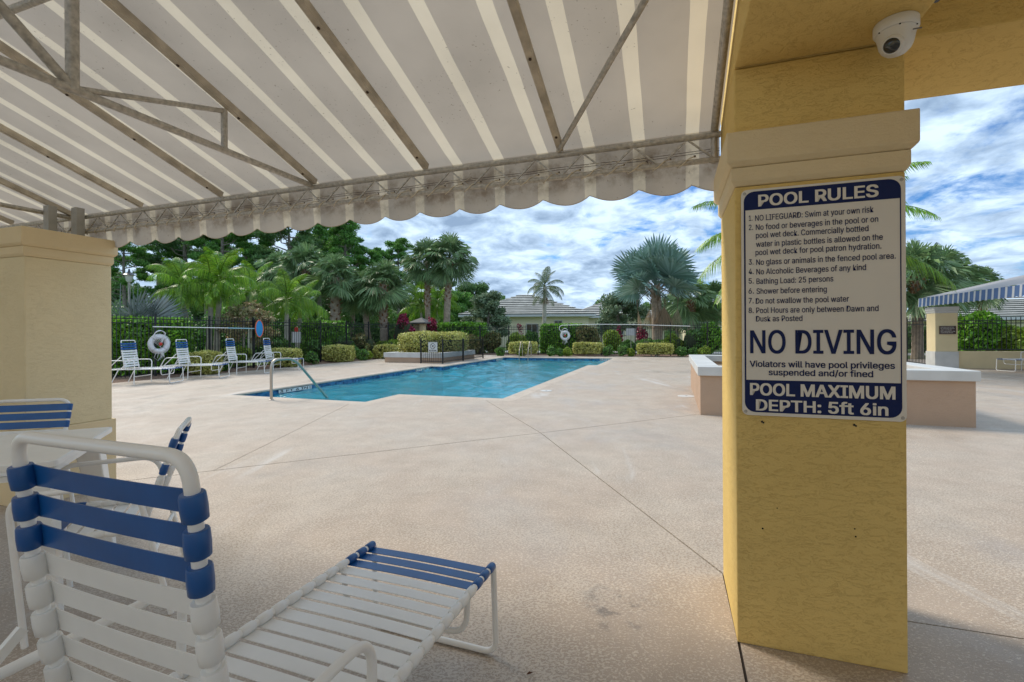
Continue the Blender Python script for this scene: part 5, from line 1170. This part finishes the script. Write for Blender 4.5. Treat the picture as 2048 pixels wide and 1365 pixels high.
def tree(name, label, px, Y, h, spread, m, bark, seed, nl=11, per=130, clr=.8, size=.16, base=.3, r0=.16, group=None, aspect=2.2, cat='tree', flatz=.6):
    t = thing(name, label, cat, at(px, Y), 0, group); rr = random.Random(seed); tips = limb_tree(t, h, spread, nl, rr, bark, r0, base)
    put('crown', tuft_cloud(tips, np.random.default_rng(seed), per, clr, size, m, flatz=flatz, aspect=aspect), t); return t
tree('oak_tree', 'small grey green tree covering the left end of the house', 976, 38, 4.4, 1.7, M_OAK, M_PINEB, 61, 14, 170, .6, .12, .2)
tree('oak_tree', 'small grey green tree in front of the second roof', 1238, 35, 4.0, 1.9, M_OAK, M_PINEB, 62, 14, 170, .6, .12, .25)
tree('oak_tree', 'rounded tree at the right of the tall sabal palms', 945, 58, 7.2, 2.9, M_PINE2, M_PINEB, 63, 18, 420, 1.0, .12, .25)
tree('oak_tree', 'rounded tree behind the left corner of the house', 915, 52, 5.6, 2.6, M_PINE, M_PINEB, 64, 18, 420, .9, .12, .2)
tree('flowering_tree', 'sparse shrub tree with reddish flowers behind the third chaise', 488, 19.2, 2.45, 1.15, M_SPARSE, M_BARKG, 65, 12, 60, .34, .075, .3, r0=.05)
tree('oak_tree', 'leafy tree between the silver palm and the near pillar', 1355, 45, 4.6, 2.2, M_OAK, M_PINEB, 66, 12, 260, .8, .11, .25)
# pines: a few shared builds, many individuals
def pine_proto(seed, h, spread, base, per, m):
    t = thing('pine_tree', 'x', 'tree', (0, 0, 0), 0, 'tall pines behind the left fence'); rr = random.Random(seed); tips = limb_tree(t, h, spread, 26, rr, M_PINEB, .24, base)
    put('crown', tuft_cloud(tips, np.random.default_rng(seed), int(per * 1.9), .60, .080, m, flatz=.5, aspect=4.2), t); return t
PP = [pine_proto(71, 13.0, 3.4, .42, 120, M_PINE), pine_proto(72, 12.0, 3.8, .35, 130, M_PINE2), pine_proto(73, 13.5, 3.0, .55, 75, M_PINE), pine_proto(74, 11.0, 3.6, .3, 140, M_PINE)]
PL = [(250, 42, 0, 10.5, 'pine at the far left beside the left pillar'), (318, 48, 2, 13.5, 'open crowned pine behind the arching palm'), (375, 46, 1, 13, 'pine behind the double stemmed palm'), (446, 44, 0, 13.5, 'pine whose grey trunk shows above the feather palms'),
      (500, 50, 3, 13.2, 'dense pine left of the leaning trunk'), (568, 45, 1, 13.2, 'pine with a leaning trunk under the valance'), (640, 52, 0, 14.2, 'pine behind the crown of the thick trunked sabal'), (692, 47, 2, 12.8, 'pine whose crown ends the solid tree wall against the sky'),
      (745, 50, 3, 10.3, 'lower spreading pine right of the tree wall'), (797, 52, 2, 11.7, 'lone thin pine seen against the clouds'), (832, 56, 3, 8.3, 'low pine behind the two tall sabals'), (885, 62, 1, 8.6, 'distant pine right of the tallest sabal'),
      (415, 60, 1, 15.5, 'second row pine behind the feather palms'), (668, 60, 1, 14, 'second row pine at the end of the tree wall'), (775, 66, 0, 9.8, 'far pine left of the lone thin one')]
for i, (x, Y, k, h_, lb) in enumerate(PL):
    c = copy_tree(PP[k]); c.location = at(x, Y); s = h_ / (13.0, 12.0, 13.5, 11.0)[k]; c.scale = (s, s, s); c.rotation_euler = (0, R(3 if 'leaning' in lb else 0), R(67 * i)); c['label'] = lb
for p in PP:
    for ch_ in list(p.children): bpy.data.objects.remove(ch_)
    bpy.data.objects.remove(p)
# far wood behind the pines and low tree line behind the houses
def wood(name, pts, n, size, m, seed):
    rng = np.random.default_rng(seed); c = []
    for x0, x1, Y, hgt in pts:
        k = int(n * (x1 - x0) / 700); X = rng.uniform(x0, x1, k); yy = Y + rng.normal(0, 2.0, k).clip(-4, 5); wob = hgt * (1 + .16 * np.sin(X / 17.0) + .1 * np.sin(X / 7.3 + 1)); z = wob * rng.random(k) ** .7
        c.append(np.stack([(X - CX) / FPX * yy, yy, z], 1))
    c = np.concatenate(c); o = put(name, fastmesh(name, leaf_quads(c, size, rng), 4, m)); o['kind'] = 'stuff'; return o
o = wood('distant_woodland', [(120, 560, 66, 8.2), (560, 720, 68, 8.0), (720, 860, 70, 6.6), (860, 1010, 74, 6.2)], 230000, .20, M_PINE2, 91); tag(o, 'dense dark wood behind the pines on the left', 'woodland')
o = wood('tree_line', [(1000, 1330, 78, 5.2), (1330, 1700, 70, 4.6), (1780, 2150, 62, 4.2)], 50000, .28, M_PINE2, 92); tag(o, 'low distant tree line behind the house roofs', 'tree line')
o = wood('undergrowth', [(100, 620, 29, 2.6), (620, 800, 37, 2.6), (800, 960, 42, 2.0)], 90000, .12, M_SHRUB, 93); tag(o, 'tangled undergrowth below the palms behind the left fence', 'undergrowth')
